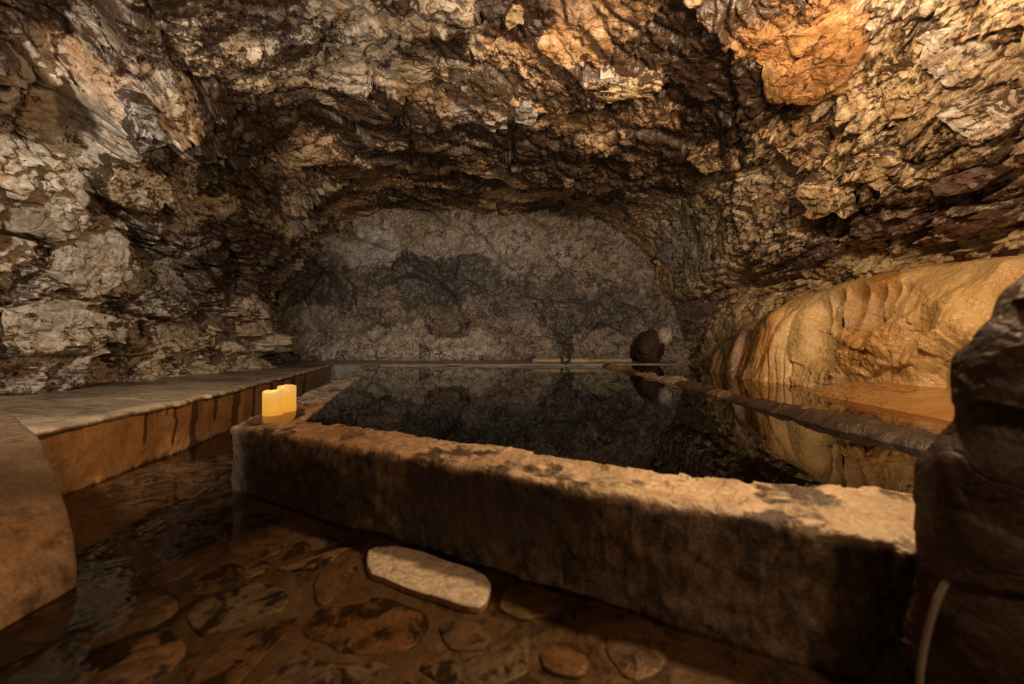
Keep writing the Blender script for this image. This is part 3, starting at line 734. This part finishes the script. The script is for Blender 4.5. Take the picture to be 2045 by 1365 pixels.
# trough with its spout on the right of the ledge
tr = empty('spout_trough', (2.0, 6.4, 0.3)); tag(tr, 'long shallow tan concrete trough with spout at foot of end wall', 'trough')
x0, x1 = at(1062, 712, 6.25)[0], at(1258, 712, 6.25)[0]
def box_part(name, a, b, parent, mat, col, st=0.42, s=0, n=(40, 4, 6), amp=0.006):
    bm = bmesh.new(); bmesh.ops.create_cube(bm, size=1.0)
    bmesh.ops.scale(bm, vec=Vector(b)-Vector(a), verts=bm.verts); bmesh.ops.translate(bm, vec=(Vector(a)+Vector(b))/2, verts=bm.verts)
    bmesh.ops.bevel(bm, geom=bm.edges[:], offset=min(0.012, 0.3*min(Vector(b)-Vector(a))), segments=2, affect='EDGES')
    bmesh.ops.subdivide_edges(bm, edges=[e for e in bm.edges if e.calc_length() > 0.2], cuts=24, use_grid_fill=True)
    V = np.array([v.co[:] for v in bm.verts]); nz_ = np.stack([fbm(V*6+k*9, 2, s+k) for k in range(3)], 1)*amp
    for v, d in zip(bm.verts, nz_): v.co += Vector(d)
    me = bpy.data.meshes.new(name); bm.to_mesh(me); bm.free(); me.materials.append(mat)
    at_ = me.color_attributes.new('col', 'FLOAT_COLOR', 'POINT'); at_.data.foreach_set('color', np.tile([*col, st], (len(me.vertices), 1)).astype(np.float32).ravel())
    me.polygons.foreach_set('use_smooth', np.ones(len(me.polygons), dtype=bool))
    o = bpy.data.objects.new(name, me); C.objects.link(o); adopt(o, parent); return o
box_part('front_lip', (x0, 6.12, 0.333), (x1, 6.24, 0.41), tr, M_seat, (0.36, 0.27, 0.17), 0.40, 81)
box_part('basin', (x0+0.02, 6.245, 0.333), (x1-0.02, 6.8, 0.385), tr, M_seat, (0.12, 0.09, 0.07), 0.5, 82)
# spout: short dark open gutter
sx = at(1129, 715, 6.1)[0]
bm = bmesh.new()
prof = [(-0.075, 0.06), (-0.06, 0.0), (0.0, -0.025), (0.06, 0.0), (0.075, 0.06), (0.055, 0.06), (0.045, 0.012), (0.0, -0.005), (-0.045, 0.012), (-0.055, 0.06)]
rings = []
for yy, dz in ((6.3, 0.03), (6.14, 0.015), (6.02, 0.0), (5.96, -0.02)):
    rings.append([bm.verts.new((sx+p[0], yy, 0.36+p[1]+dz)) for p in prof])
for a, b in zip(rings[:-1], rings[1:]):
    for i in range(len(prof)): bm.faces.new((a[i], a[(i+1) % len(prof)], b[(i+1) % len(prof)], b[i]))
bm.faces.new(rings[0]); bm.faces.new(rings[-1][::-1])
me = bpy.data.meshes.new('spout'); bm.to_mesh(me); bm.free()
def plain(name, col, rough=0.4, metal=0.0, emit=None, es=0.0):
    m = NT(name); vec = m.coords(); n = m.noise(vec, 30, 3)
    b = m.n('ShaderNodeBsdfPrincipled', Roughness=rough, Metallic=metal); m.link(m.mix(1.0, col, m.ramp(n, (0.3, 0.75), (0.7, 1.2)), 'MULTIPLY'), b.inputs['Base Color'])
    if emit: b.inputs['Emission Color'].default_value = (*emit, 1); b.inputs['Emission Strength'].default_value = es
    m.link(b.outputs[0], m.out.inputs[0]); return m.m
M_black = plain('wet_black', (0.014, 0.012, 0.011), 0.25)
me.materials.append(M_black)
spo = bpy.data.objects.new('spout', me); C.objects.link(spo); adopt(spo, tr); spo['label'] = 'short black wet spout over the pool edge'

# ------------------------------------------------------------------ boulders at the back right
def boulder(name, c, r, mat, col, st, s, lab, cat='boulder', rough=0.25, n=(60, 90)):
    v = np.linspace(0, math.pi, n[0]); u = np.linspace(0, 2*math.pi, n[1], endpoint=False)
    Uu, Vv = np.meshgrid(u, v); D = np.stack([np.sin(Vv)*np.cos(Uu), np.sin(Vv)*np.sin(Uu), np.cos(Vv)], -1).reshape(-1, 3)
    f, e, _ = facet(D*1.0+s, 0.8, s); g = fbm(D*1.6+s, 3, s)
    k = 1+rough*0.45*f+rough*0.5*g
    V = D*np.array(r)*k[:, None]
    o = mesh_np(name, V, grid_quads(n[0], n[1], wrap=True), mat, None, True, np.tile([*col, st], (len(V), 1)))
    o.location = c; tag(o, lab, cat); return o
p = at(1290, 700, 6.3)
boulder('boulder', (2.48, 6.33, 0.60), (0.25, 0.26, 0.31), M_boul, (0.03, 0.02, 0.015), 0.7, 901, 'black boulder standing in for the dark hollow beside the trough end')  # black rock added in place of a shaded hollow
boulder('boulder', (2.66, 6.12, 0.80), (0.12, 0.13, 0.155), M_slab, (0.42, 0.37, 0.32), 0.34, 902, 'small pale round stone resting on the black boulder')

# ------------------------------------------------------------------ rimstone dam and upper water
yy = np.linspace(0.95, 5.99, 900); na = 44
ang = np.linspace(-0.25*math.pi, 1.25*math.pi, na)
xc = 1.64+0.03*np.sin(yy*2.1)+0.02*fbm(np.stack([yy*3, yy*0, yy*0], 1), 2, 300)
ph = np.cumsum(np.gradient(yy))*1.0
rib = 0.5+0.5*np.sin(yy*95+3*fbm(np.stack([yy*4, yy*0+2, yy*0], 1), 2, 301))
seg = sm(-0.15, 0.35, fbm(np.stack([yy*2.2, yy*0+7, yy*0], 1), 2, 302))
rad = 0.078+0.026*fbm(np.stack([yy*5, yy*0+4, yy*0], 1), 3, 303)+0.007*rib*seg
V = np.empty((len(yy), na, 3))
V[:, :, 0] = xc[:, None]-np.cos(ang)[None]*rad[:, None]*1.25
V[:, :, 1] = yy[:, None]
V[:, :, 2] = 0.258+np.sin(ang)[None]*rad[:, None]*0.85
V[:, 0, 2] = -0.35; V[:, -1, 2] = -0.35
Vf = V.reshape(-1, 3); f, e, _ = facet(Vf, 0.06, 305); nn = fbm(Vf*16, 3, 306)
Vf[:, 2] += np.where(Vf[:, 2] > 0, 0.012*f+0.012*nn, 0); Vf[:, 0] += 0.014*nn+0.008*f
segv = np.repeat(seg, na); ribv = np.repeat(rib, na)
K = np.concatenate([np.array([0.06, 0.036, 0.02])[None]+np.array([0.20, 0.135, 0.07])[None]*(segv*(0.35+0.65*ribv))[:, None], (0.54-0.10*segv)[:, None]], 1)
dam = mesh_np('rimstone_dam', Vf, grid_quads(len(yy), na), M_conc, None, True, K)
tag(dam, 'dark ribbed mineral rim between bathing pool and flowstone', 'rimstone')
uw = poly_water('upper_water', [(1.62, 0.9), (3.1, 0.9), (3.2, 4.0), (3.2, 6.0), (1.7, 6.0)], 0.312, M_upper)
tag(uw, 'thin sheet of orange tinted water behind the ribbed rim', 'water', kind='stuff')
sh = plane_grid('upper_shelf', 1.66, 3.4, 0.7, 5.99, 0.285, 60, 160, M_conc, lambda V: np.tile([0.20, 0.085, 0.035, 0.40], (len(V), 1)), 0.012)
tag(sh, 'brown mineral shelf under the thin water behind the rim', 'rock shelf')

# ------------------------------------------------------------------ flowstone
def flow_mat(name='flowstone_calcite'):
    m = NT(name); a = m.attr(); vec = m.coords()
    n1 = m.noise(vec, 4, 5, 0.6, 0.8); n2 = m.noise(vec, 38, 4, 0.6); n3 = m.noise(vec, 120, 2, 0.5)
    col = m.mix(1.0, a.outputs['Color'], m.ramp(n1, (0.3, 0.7), (0.7, 1.25)), 'MULTIPLY')
    thr = m.math('ADD', m.math('ADD', m.math('MULTIPLY', n1, 0.6), m.math('MULTIPLY', n2, 0.4)), m.math('SUBTRACT', a.outputs['Alpha'], 0.5))
    col = m.mix(m.ramp(thr, (0.48, 0.0), (0.66, 0.9)), col, (0.055, 0.022, 0.008))
    bp = m.n('ShaderNodeBump', Strength=1.0, Distance=0.014); m.link(m.math('ADD', m.math('MULTIPLY', n2, 0.7), m.math('MULTIPLY', n3, 0.35)), bp.inputs['Height'])
    b = m.n('ShaderNodeBsdfPrincipled', Roughness=0.13); m.link(col, b.inputs['Base Color']); m.link(bp.outputs[0], b.inputs['Normal'])
    b.inputs['Specular IOR Level'].default_value = 0.9
    m.link(b.outputs[0], m.out.inputs[0]); return m.m
M_flow = flow_mat()
flow = empty('flowstone', (2.75, 2.8, 0.3)); tag(flow, 'golden wet flowstone drapery bulging from the right wall', 'flowstone')
nsd, nt = 760, 300
sY = np.linspace(1.05, 4.95, nsd); tt = np.linspace(0, 1, nt)
S, Tt = np.meshgrid(sY, tt, indexing='ij')
endf = sm(4.95, 3.9, S)                       # far end dies into the wall
top_z = interp(sY, [(1.0, 1.06), (1.6, 1.10), (2.0, 1.17), (2.5, 1.22), (3.0, 1.22), (3.6, 1.18), (4.2, 0.98), (4.6, 0.72), (4.95, 0.45)])[:, None]
foot_x = interp(sY, [(1.0, 2.5), (1.8, 2.52), (2.4, 2.56), (3.0, 2.58), (3.6, 2.50), (4.2, 2.50), (4.6, 2.62), (4.95, 2.85)])[:, None]
top_x = interp(sY, [(1.0, 3.0), (2.0, 3.02), (3.0, 3.06), (4.0, 3.06), (4.95, 3.05)])[:, None]
# profile: near vertical drapes low down, rolling back at the top
bulge = 0.5*Tt + 0.5*Tt**3.2
roll = sm(0.80, 1.0, Tt)
Xf = foot_x+(top_x-foot_x)*bulge+0.28*roll*roll
Zf = 0.26+(top_z-0.26)*np.sin(np.clip(Tt, 0, 1)*math.pi/2)**0.85
Pf = np.stack([Xf, S, Zf], -1).reshape(-1, 3)
Tf = Tt.ravel(); Sf = S.ravel()
wv = fbm(np.stack([Sf*1.6, Tf*1.2, 0*Sf], 1), 2, 310)
q = Sf+0.07*wv+0.05*(1-Tf)*vnoise(np.stack([Sf*3, Tf*1, 0*Sf], 1), 311)
fl1 = np.abs(np.sin(q*7+3*wv)); fl2 = np.abs(np.sin(q*26+4*wv+3*vnoise(np.stack([Sf*6, Tf*1.5, 0*Sf], 1), 315))); fl3 = np.abs(np.sin(q*80+3*wv))
low = 1-sm(0.45, 1.0, Tf)
am = sm(-0.3, 0.5, fbm(np.stack([Sf*2.2, Tf*2.6, 0*Sf+9], 1), 2, 316)); far_ = sm(2.3, 3.2, Sf)
rel = 0.022*fl1**0.7*(0.25+0.75*low)+0.018*fl2*am*low*(0.2+0.8*far_)+0.0035*fl3*low*(0.4+0.6*am)
rel += 0.05*fbm(np.stack([Sf*1.3, Tf*1.7, 0*Sf+3], 1), 3, 312)
lob = vnoise(np.stack([Sf*2.3, Tf*3.4+2*wv, 0*Sf], 1), 313)
rel += 0.06*lob+0.05*np.abs(vnoise(np.stack([Sf*3.6+1.5*Tf, Tf*1.8, 0*Sf+5], 1), 317))*(1-far_)
# hollow with hanging lobes in the middle
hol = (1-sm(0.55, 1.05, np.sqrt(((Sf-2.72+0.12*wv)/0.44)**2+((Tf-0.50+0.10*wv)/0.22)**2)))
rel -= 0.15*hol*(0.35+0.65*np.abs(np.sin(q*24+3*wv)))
rg = sm(0.62, 0.35, Tf+0.15*wv)*ga(Sf, 2.55, 0.55)
ff, fe, _ = facet(Pf+0.05*wv[:, None], 0.13, 318); ff2, _, _ = facet(Pf, 0.05, 319)
rel += rg*(0.045*ff+0.012*ff2)+0.035*rg*fbm(Pf*5, 3, 321)
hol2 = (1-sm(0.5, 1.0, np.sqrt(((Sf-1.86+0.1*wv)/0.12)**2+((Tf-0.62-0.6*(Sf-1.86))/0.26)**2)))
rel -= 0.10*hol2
rel += 0.004*fbm(Pf*40, 2, 314)
d = np.stack([-np.cos(Tf*1.2), 0*Tf, np.sin(Tf*1.2)*0.8], 1)
Pd = Pf+d*rel[:, None]
GC = np.array([0.64, 0.41, 0.165]); OR = np.array([0.50, 0.25, 0.07]); CRm = np.array([0.70, 0.52, 0.29])
mixo = sm(-0.35, 0.5, wv+0.5*lob)
fc = GC[None]*(1-mixo[:, None])+OR[None]*mixo[:, None]
cr = sm(0.55, 0.95, Tf)*sm(2.6, 1.9, Sf); fc = fc*(1-0.6*cr[:, None])+CRm*0.6*cr[:, None]
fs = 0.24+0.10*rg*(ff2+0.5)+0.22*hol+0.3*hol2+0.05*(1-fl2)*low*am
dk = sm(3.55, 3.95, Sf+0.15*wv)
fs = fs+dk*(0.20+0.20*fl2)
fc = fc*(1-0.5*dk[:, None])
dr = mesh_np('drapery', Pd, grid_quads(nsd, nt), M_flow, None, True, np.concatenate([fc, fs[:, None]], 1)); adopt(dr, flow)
# orange apron at its foot
na_, nb_ = 220, 110
A, Bq = np.meshgrid(np.linspace(0.9, 3.5, na_), np.linspace(0, 1, nb_), indexing='ij')
edge_x = 2.12+0.05*np.sin(A*3.1)+0.45*sm(2.5, 3.4, A)
Xa = edge_x+(2.85-edge_x)*Bq
Pa = np.stack([Xa, A, np.zeros_like(A)], -1).reshape(-1, 3)
na1 = fbm(Pa*1.6, 3, 320)
Za = 0.25+0.17*np.sin(np.clip(Bq, 0, 1)*math.pi/2)**0.55*(1-0.6*sm(2.3, 3.4, A))
Pa[:, 2] = Za.ravel()+0.03*na1*sm(0.03, 0.3, Bq.ravel())
ca = np.array([0.50, 0.255, 0.085])[None]*(1+0.35*na1)[:, None]
ap = mesh_np('apron', Pa, grid_quads(na_, nb_), M_flow, None, True, np.concatenate([ca, (0.32+0.2*sm(0.1, 0.6, na1))[:, None]], 1)); adopt(ap, flow); ap['label'] = 'smooth orange apron spreading at the foot of the flowstone'

# ------------------------------------------------------------------ dark boulder in the right foreground
prof = [(60, 2130), (150, 2120), (240, 2085), (285, 2052), (310, 2031), (345, 2043), (440, 2040), (520, 2045), (560, 2012), (590, 1986), (625, 1990), (660, 1963), (700, 1937), (780, 1918), (850, 1912), (900, 1880), (935, 1856), (1000, 1862), (1090, 1862), (1150, 1856), (1230, 1848), (1365, 1842), (1420, 1842)]
Yc, rx, ry = 0.60, 0.30, 0.13
nr, nb2 = 300, 160
pyv = np.linspace(60, 1530, nr); pxv = np.interp(pyv, [a for a, b in prof], [b for a, b in prof])
pxv = smooth1(pxv, 5)
th2 = np.linspace(0, 2*math.pi, nb2, endpoint=False)
V = np.empty((nr, nb2, 3))
for r in range(nr):
    ratio = (pxv[r]-CX-26*np.clip((pyv[r]-540)/120, 0, 1)+22*np.clip((560-pyv[r])/100, 0, 1))/F; lo_, hi_ = 0.2, 3.0
    for _ in range(30):
        c_ = 0.5*(lo_+hi_)
        val = ((c_+rx*np.cos(th2))/(Yc+ry*np.sin(th2))).min()
        if val < ratio: lo_ = c_
        else: hi_ = c_
    V[r, :, 0] = c_+rx*np.cos(th2); V[r, :, 1] = Yc+ry*np.sin(th2); V[r, :, 2] = max(-0.02, H-(pyv[r]-CY)/F*0.60)
Vf = V.reshape(-1, 3); cxy = np.repeat(V.mean(1), nb2, 0); dn = Vf-cxy; dn /= np.linalg.norm(dn, axis=1, keepdims=True)
f1, e1, _ = facet(Vf, 0.16, 331); f2, e2, _ = facet(Vf, 0.06, 332); nn = fbm(Vf*5, 3, 333)
Vf = Vf+dn*(0.016*f1+0.004*f2+0.022*nn-0.006)[:, None]
Vf[:nb2] = Vf[:nb2]*0+np.array([cxy[0, 0], Yc, Vf[:nb2, 2].max()+0.03])
bo2 = mesh_np('boulder', Vf, grid_quads(nr, nb2, wrap=True), M_boul, None, True, np.concatenate([np.tile([0.06, 0.03, 0.017], (len(Vf), 1))*(1+0.4*nn)[:, None], np.full((len(Vf), 1), 0.50)], 1))
tag(bo2, 'tall dark brown boulder in the right foreground beside pool corner', 'boulder')
# thin hose beside it
pts = [(1890, 1160), (1872, 1195), (1858, 1240), (1846, 1290), (1838, 1340), (1834, 1400)]
hp = np.array([at(px, py, 0.47) for px, py in pts]); hp, _ = resample(hp, 40)
bm = bmesh.new(); prev = None
for k in range(len(hp)):
    tdir = Vector(hp[min(k+1, len(hp)-1)]-hp[max(k-1, 0)]).normalized(); sdir = tdir.cross(Vector((0, 1, 0))).normalized(); ndir = tdir.cross(sdir)
    ring = [bm.verts.new(Vector(hp[k])+0.0033*(math.cos(a)*sdir+math.sin(a)*ndir)) for a in np.linspace(0, 2*math.pi, 10, endpoint=False)]
    if prev:
        for i in range(10): bm.faces.new((prev[i], prev[(i+1) % 10], ring[(i+1) % 10], ring[i])).smooth = True
    else: bm.faces.new(ring)
    prev = ring
bm.faces.new(prev[::-1])
me = bpy.data.meshes.new('hose'); bm.to_mesh(me); bm.free(); me.materials.append(plain('grey_hose', (0.26, 0.20, 0.16), 0.5))
ho = bpy.data.objects.new('hose', me); C.objects.link(ho); tag(ho, 'thin pale grey hose hanging down the dark boulder', 'hose')

# ------------------------------------------------------------------ candles
def candle_mat():
    m = NT('candle_wax'); tc = m.n('ShaderNodeTexCoord'); sx_ = m.n('ShaderNodeSeparateXYZ'); m.link(tc.outputs['Generated'], sx_.inputs[0])
    colr = m.ramp(sx_.outputs['Z'], (0.0, (1.0, 0.36, 0.05)), (0.3, (1.0, 0.47, 0.04)), (0.62, (1.0, 0.50, 0.06)), (0.8, (1.0, 0.58, 0.17)), (1.0, (1.0, 0.52, 0.12)))
    b = m.n('ShaderNodeBsdfPrincipled', Roughness=0.4); b.inputs['Base Color'].default_value = (0.30, 0.16, 0.05, 1)
    m.link(colr, b.inputs['Emission Color']); b.inputs['Emission Strength'].default_value = 0.66
    m.link(b.outputs[0], m.out.inputs[0]); return m.m
M_wax = candle_mat(); M_wick = plain('wick', (0.05, 0.03, 0.02), 0.8)
def candle(c, r, h, s, lab):
    root = empty('candle', (c[0], c[1], ZR+0.002)); tag(root, lab, 'candle', 'pillar candles on the pool corner')
    n = 64; th = np.linspace(0, 2*math.pi, n, endpoint=False)
    rimh = h+0.006*np.sin(th+s)+0.0035*np.sin(2*th+1.7*s)+0.0015*np.sin(5*th)
    prof_ = [(r*0.96, 0, 0), (r, 0.004, 0), (r, 0.3, 1), (r*0.995, 0.6, 1), (r, 0.9, 1), (r*0.985, 0.985, 1), (r*0.93, 1.0, 1), (r*0.84, 0.975, 1), (r*0.76, 0.88, 1), (r*0.6, 0.80, 1), (r*0.3, 0.775, 1), (0.004, 0.77, 1)]
    V = []
    for rr, k, u in prof_:
        zz = rimh*k if u else np.full(n, k)
        V.append(np.stack([rr*np.cos(th), rr*np.sin(th), zz], 1))
    V = np.concatenate(V); polys = [tuple(q) for q in grid_quads(len(prof_), n, wrap=True)]+[tuple(range(n))[::-1], tuple((len(prof_)-1)*n+np.arange(n))]
    b = mesh_np('wax', V, polys, M_wax, root); 
    bm = bmesh.new(); bmesh.ops.create_cone(bm, cap_ends=True, segments=8, radius1=0.0018, radius2=0.0012, depth=0.02)
    me = bpy.data.meshes.new('wick'); bm.to_mesh(me); bm.free(); me.materials.append(M_wick)
    wk = bpy.data.objects.new('wick', me); C.objects.link(wk); wk.parent = root; wk.location = (0, 0, h*0.77+0.009); wk.rotation_euler = (0.15, 0.1, 0)
    lt = light('candle_light', 'POINT', (c[0], c[1], ZR+h+0.03), 0.4, (1.0, 0.42, 0.10), size=0.01); adopt(lt, root)
    return root
candle((-1.300, 1.905), 0.048, 0.132, 0.6, 'shorter glowing amber pillar candle, nearer the pool corner')
candle((-1.288, 2.005), 0.047, 0.147, 2.4, 'taller glowing amber pillar candle standing behind the shorter one')

# wet film around the candles
po = round_outline([np.array(q_) for q_ in ((-1.325, 1.72), (-1.17, 1.66), (-1.08, 1.70), (-1.10, 1.79), (-1.13, 1.92), (-1.22, 2.08), (-1.34, 2.06), (-1.37, 1.9))], jit=0.012, s=77)
n_ = len(po); c_ = po.mean(0); Vp = np.concatenate([np.concatenate([c_+(po-c_)*k, np.full((n_, 1), zz)], 1) for k, zz in ((1.0, ZR-0.002), (0.98, ZR+0.002), (0.94, ZR+0.003))])
pu = mesh_np('puddle', Vp, [tuple(q_) for q_ in grid_quads(3, n_, wrap=True)]+[tuple(2*n_+np.arange(n_))], water_mat('puddle_water', (0.9, 0.75, 0.55), 0.35, 45, 0.06, dist=0.004), None, True)
tag(pu, 'thin wet puddle reflecting the candles on the rim corner', 'puddle', kind='stuff')

# ------------------------------------------------------------------ rock slabs that stand out of ceiling and walls
bv = {}
for ob in (ceiling, wall_l, wall_r, wall_b):
    me = ob.data; nv = len(me.vertices); co = np.empty(nv*3, np.float32); me.vertices.foreach_get('co', co)
    lp = np.empty(len(me.loops), np.int32); me.loops.foreach_get('vertex_index', lp)
    bv[ob.name] = BVHTree.FromPolygons(co.reshape(-1, 3).tolist(), lp.reshape(-1, 4).tolist())
def surf(px, py):
    dr_ = Vector(((px-CX)/F, 1.0, -(py-CY)/F)).normalized(); best = None
    for ob in (ceiling, wall_l, wall_r, wall_b):
        h = bv[ob.name].ray_cast(Vector((0, 0, H)), dr_)
        if h[0] is not None and (best is None or h[3] < best[1][3]): best = (ob, h)
    return best
def base_normal(ob, p):
    if ob is wall_b: return Vector((0, -1, 0))
    e = 0.02
    xm = 0.5*(np.interp(p.y, ys, xl)+np.interp(p.y, ys, xr)); a_ = 0.5*(np.interp(p.y, ys, xr)-np.interp(p.y, ys, xl)); zc_ = np.interp(p.y, ys, zc)
    u_, v_ = (p.x-xm)/a_, (p.z-ZF)/(zc_-ZF)
    return -Vector((np.sign(u_)*abs(u_)**(NEXP-1)/a_, 0, np.sign(v_)*abs(v_)**(NEXP-1)/(zc_-ZF))).normalized()
def rock_slab(outline, thick, col, st, s, tilt=0.0):
    """angular plate lying on the rock; outline given by sight lines, thickness and depth are its own"""
    thick = thick*0.42; mx_, my_ = np.mean(outline, 0); hit = surf(mx_, my_)
    ob, h = hit; n0 = base_normal(ob, h[0]); c = h[0]
    a0 = Vector((1, 0, 0)) if ob is not wall_l and ob is not wall_r else Vector((0, 1, 0))
    ex = (a0-n0*a0.dot(n0)).normalized(); ey = n0.cross(ex).normalized()
    loc = []
    for px, py in outline:
        dr_ = Vector(((px-CX)/F, 1.0, -(py-CY)/F)); O = Vector((0, 0, H))
        t = (c-O).dot(n0)/dr_.dot(n0) if abs(dr_.dot(n0)) > 0.05 else (c-O).length
        q = O+dr_*t-c
        if q.length > 1.6: q = q.normalized()*1.6
        loc.append((q.dot(ex), q.dot(ey)))
    o = np.array(loc); o2 = []
    for i in range(len(o)):
        a, b = o[i], o[(i+1) % len(o)]
        for t in np.linspace(0, 1, 14, endpoint=False): o2.append(a+(b-a)*t)
    o2 = np.array(o2); n = len(o2); size = np.ptp(o2, 0).min()
    o2 = o2+0.10*size*np.stack([fbm(np.concatenate([o2/size*3, np.full((n, 1), s)], 1), 3, s), fbm(np.concatenate([o2/size*3, np.full((n, 1), s+5)], 1), 3, s)], 1)
    cc = o2.mean(0); V = []
    for k, hh in [(1.06, -0.10), (1.0, thick*0.55), (0.96, thick*0.9)]+[(k_, thick) for k_ in np.linspace(0.92, 0.05, 21)]:
        el = (o2-cc); ph_ = np.arctan2(el[:, 1], el[:, 0]); rad_ = np.hypot(el[:, 0], el[:, 1])
        c2_, s2_ = np.mean(rad_*np.cos(2*ph_))*2, np.mean(rad_*np.sin(2*ph_))*2
        rs_ = rad_.mean()+c2_*np.cos(2*ph_)+s2_*np.sin(2*ph_); kk = min(1.0, k)**2
        pts_ = cc+el/rad_[:, None]*(rad_*kk+rs_*(1-kk))[:, None]*k
        V.append(np.concatenate([pts_, np.full((n, 1), hh)], 1))
    V = np.concatenate(V); nring = 24
    f, e, _ = facet(V+s*3.1, max(0.06, 0.35*size), s); f2, _, _ = facet(V*np.array([0.6, 1.4, 0.3])+s, 0.075, s+1)
    V[n:, 2] += (0.25*thick*f+0.020*f2)[n:]+0.25*thick*fbm(V[n:]*3+s, 2, s)
    W = np.array(c)[None]+V[:, :1]*np.array(ex)+V[:, 1:2]*np.array(ey)+V[:, 2:]*np.array(n0)
    polys = [tuple(q) for q in grid_quads(nring, n, wrap=True)]+[tuple((nring-1)*n+np.arange(n))]
    K = np.tile([*col, st], (len(W), 1)); K[:, 3] += 0.08*fbm(W*3, 3, s)
    K[:2*n, 3] += 0.10
    return mesh_np('rock_slab', W, polys, ob.data.materials[0], ob, True, K)
SL = [
    ([(885, 215), (930, 208), (1000, 232), (1020, 245), (985, 258), (930, 240)], 0.05, GREY, 0.36),
    ([(1028, 215), (1060, 208), (1075, 228), (1060, 245), (1032, 240)], 0.05, GREY, 0.36),
    ([(1080, 232), (1110, 226), (1155, 255), (1158, 270), (1120, 268), (1078, 248)], 0.06, TAN, 0.38),
    ([(785, 118), (860, 122), (965, 135), (960, 152), (870, 155), (800, 150)], 0.06, CREAM, 0.38),
    ([(1190, 175), (1240, 162), (1315, 145), (1325, 165), (1290, 185), (1220, 198)], 0.07, GOLD, 0.40),
    ([(1185, 160), (1225, 145), (1250, 165), (1215, 190)], 0.05, PALE, 0.38),
    ([(905, 320), (980, 308), (1075, 335), (1090, 362), (1040, 372), (960, 345)], 0.08, TAN, 0.44),
    ([(560, 165), (630, 170), (690, 185), (660, 205), (590, 195)], 0.05, CREAM, 0.40),
    ([(750, 385), (800, 382), (815, 396), (770, 402)], 0.04, CREAM, 0.42),
    ([(680, 480), (735, 462), (800, 490), (790, 515), (715, 535), (690, 510)], 0.05, (0.36, 0.345, 0.32), 0.34),
    ([(1305, 460), (1360, 450), (1415, 470), (1420, 520), (1370, 540), (1320, 520)], 0.06, GREY, 0.38),
    ([(1455, 60), (1560, 40), (1730, 30), (1725, 90), (1690, 170), (1620, 210), (1530, 190), (1500, 130)], 0.10, ORANGE, 0.32),
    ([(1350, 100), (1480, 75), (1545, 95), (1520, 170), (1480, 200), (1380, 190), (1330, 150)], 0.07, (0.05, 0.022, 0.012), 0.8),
    ([(640, 330), (700, 318), (790, 330), (770, 350), (680, 352)], 0.05, UMBER, 0.46),
    ([(1120, 395), (1200, 388), (1290, 420), (1270, 440), (1180, 420)], 0.07, TAN, 0.46),
    ([(1370, 310), (1430, 285), (1490, 300), (1470, 340), (1400, 345)], 0.06, TAN, 0.48),
    ([(1000, 20), (1040, 10), (1050, 40), (1015, 55)], 0.05, GOLD, 0.4),
    # left wall
    ([(40, 170), (140, 130), (210, 230), (190, 300), (90, 300), (30, 240)], 0.10, CREAM, 0.38),
    ([(0, 330), (120, 310), (170, 390), (120, 470), (10, 450)], 0.08, PALE, 0.36),
    ([(210, 330), (300, 310), (350, 370), (300, 430), (220, 400)], 0.09, CREAM, 0.42),
    ([(370, 340), (450, 350), (470, 420), (400, 470), (350, 420)], 0.10, CREAM, 0.42),
    ([(130, 460), (240, 470), (270, 560), (160, 600), (90, 540)], 0.08, PALE, 0.38),
    ([(0, 610), (120, 600), (250, 640), (240, 680), (60, 690), (0, 680)], 0.12, PALE, 0.38),
    ([(280, 520), (350, 500), (400, 560), (370, 640), (300, 620)], 0.09, GREY, 0.42),
    ([(300, 640), (360, 600), (385, 680), (350, 730), (290, 720)], 0.10, CREAM, 0.42),
    ([(120, 720), (220, 710), (330, 720), (330, 755), (180, 765)], 0.10, CREAM, 0.40),
    ([(395, 650), (440, 610), (480, 660), (490, 725), (410, 735)], 0.12, TAUPE, 0.44),
    ([(250, 210), (310, 220), (330, 280), (280, 300)], 0.08, GREY, 0.46),
    # right wall
    ([(1700, 300), (1780, 290), (1830, 340), (1760, 380), (1690, 350)], 0.08, GOLD, 0.40),
    ([(1840, 60), (1930, 40), (1990, 110), (1920, 160), (1840, 130)], 0.08, PALE, 0.36),
    ([(1760, 120), (1830, 150), (1850, 220), (1780, 230)], 0.07, GOLD, 0.38),
    ([(1880, 220), (1990, 200), (2030, 250), (1940, 290)], 0.07, PALE, 0.38),
    ([(1870, 350), (1960, 330), (2000, 350), (1950, 380), (1880, 385)], 0.10, PLUM, 0.42),
    ([(1700, 440), (1790, 420), (1850, 440), (1780, 470), (1710, 470)], 0.10, PLUM, 0.44),
    ([(1860, 430), (1960, 410), (2010, 440), (1930, 470)], 0.09, UMBER, 0.44),
    ([(1560, 500), (1640, 480), (1680, 500), (1600, 530)], 0.09, PLUM, 0.44),
    ([(1480, 380), (1560, 370), (1600, 420), (1520, 440)], 0.08, TAN, 0.42),
    ([(1600, 360), (1680, 380), (1690, 430), (1610, 430)], 0.08, GOLD, 0.40),
    ([(1560, 290), (1640, 270), (1680, 310), (1600, 340)], 0.08, TAN, 0.46),
    ([(1330, 600), (1420, 590), (1450, 640), (1380, 680), (1330, 650)], 0.08, TAUPE, 0.42),
]
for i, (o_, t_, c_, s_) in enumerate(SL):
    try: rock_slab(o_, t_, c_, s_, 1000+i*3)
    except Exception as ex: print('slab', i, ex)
print('script', round(time.time()-T0, 1))
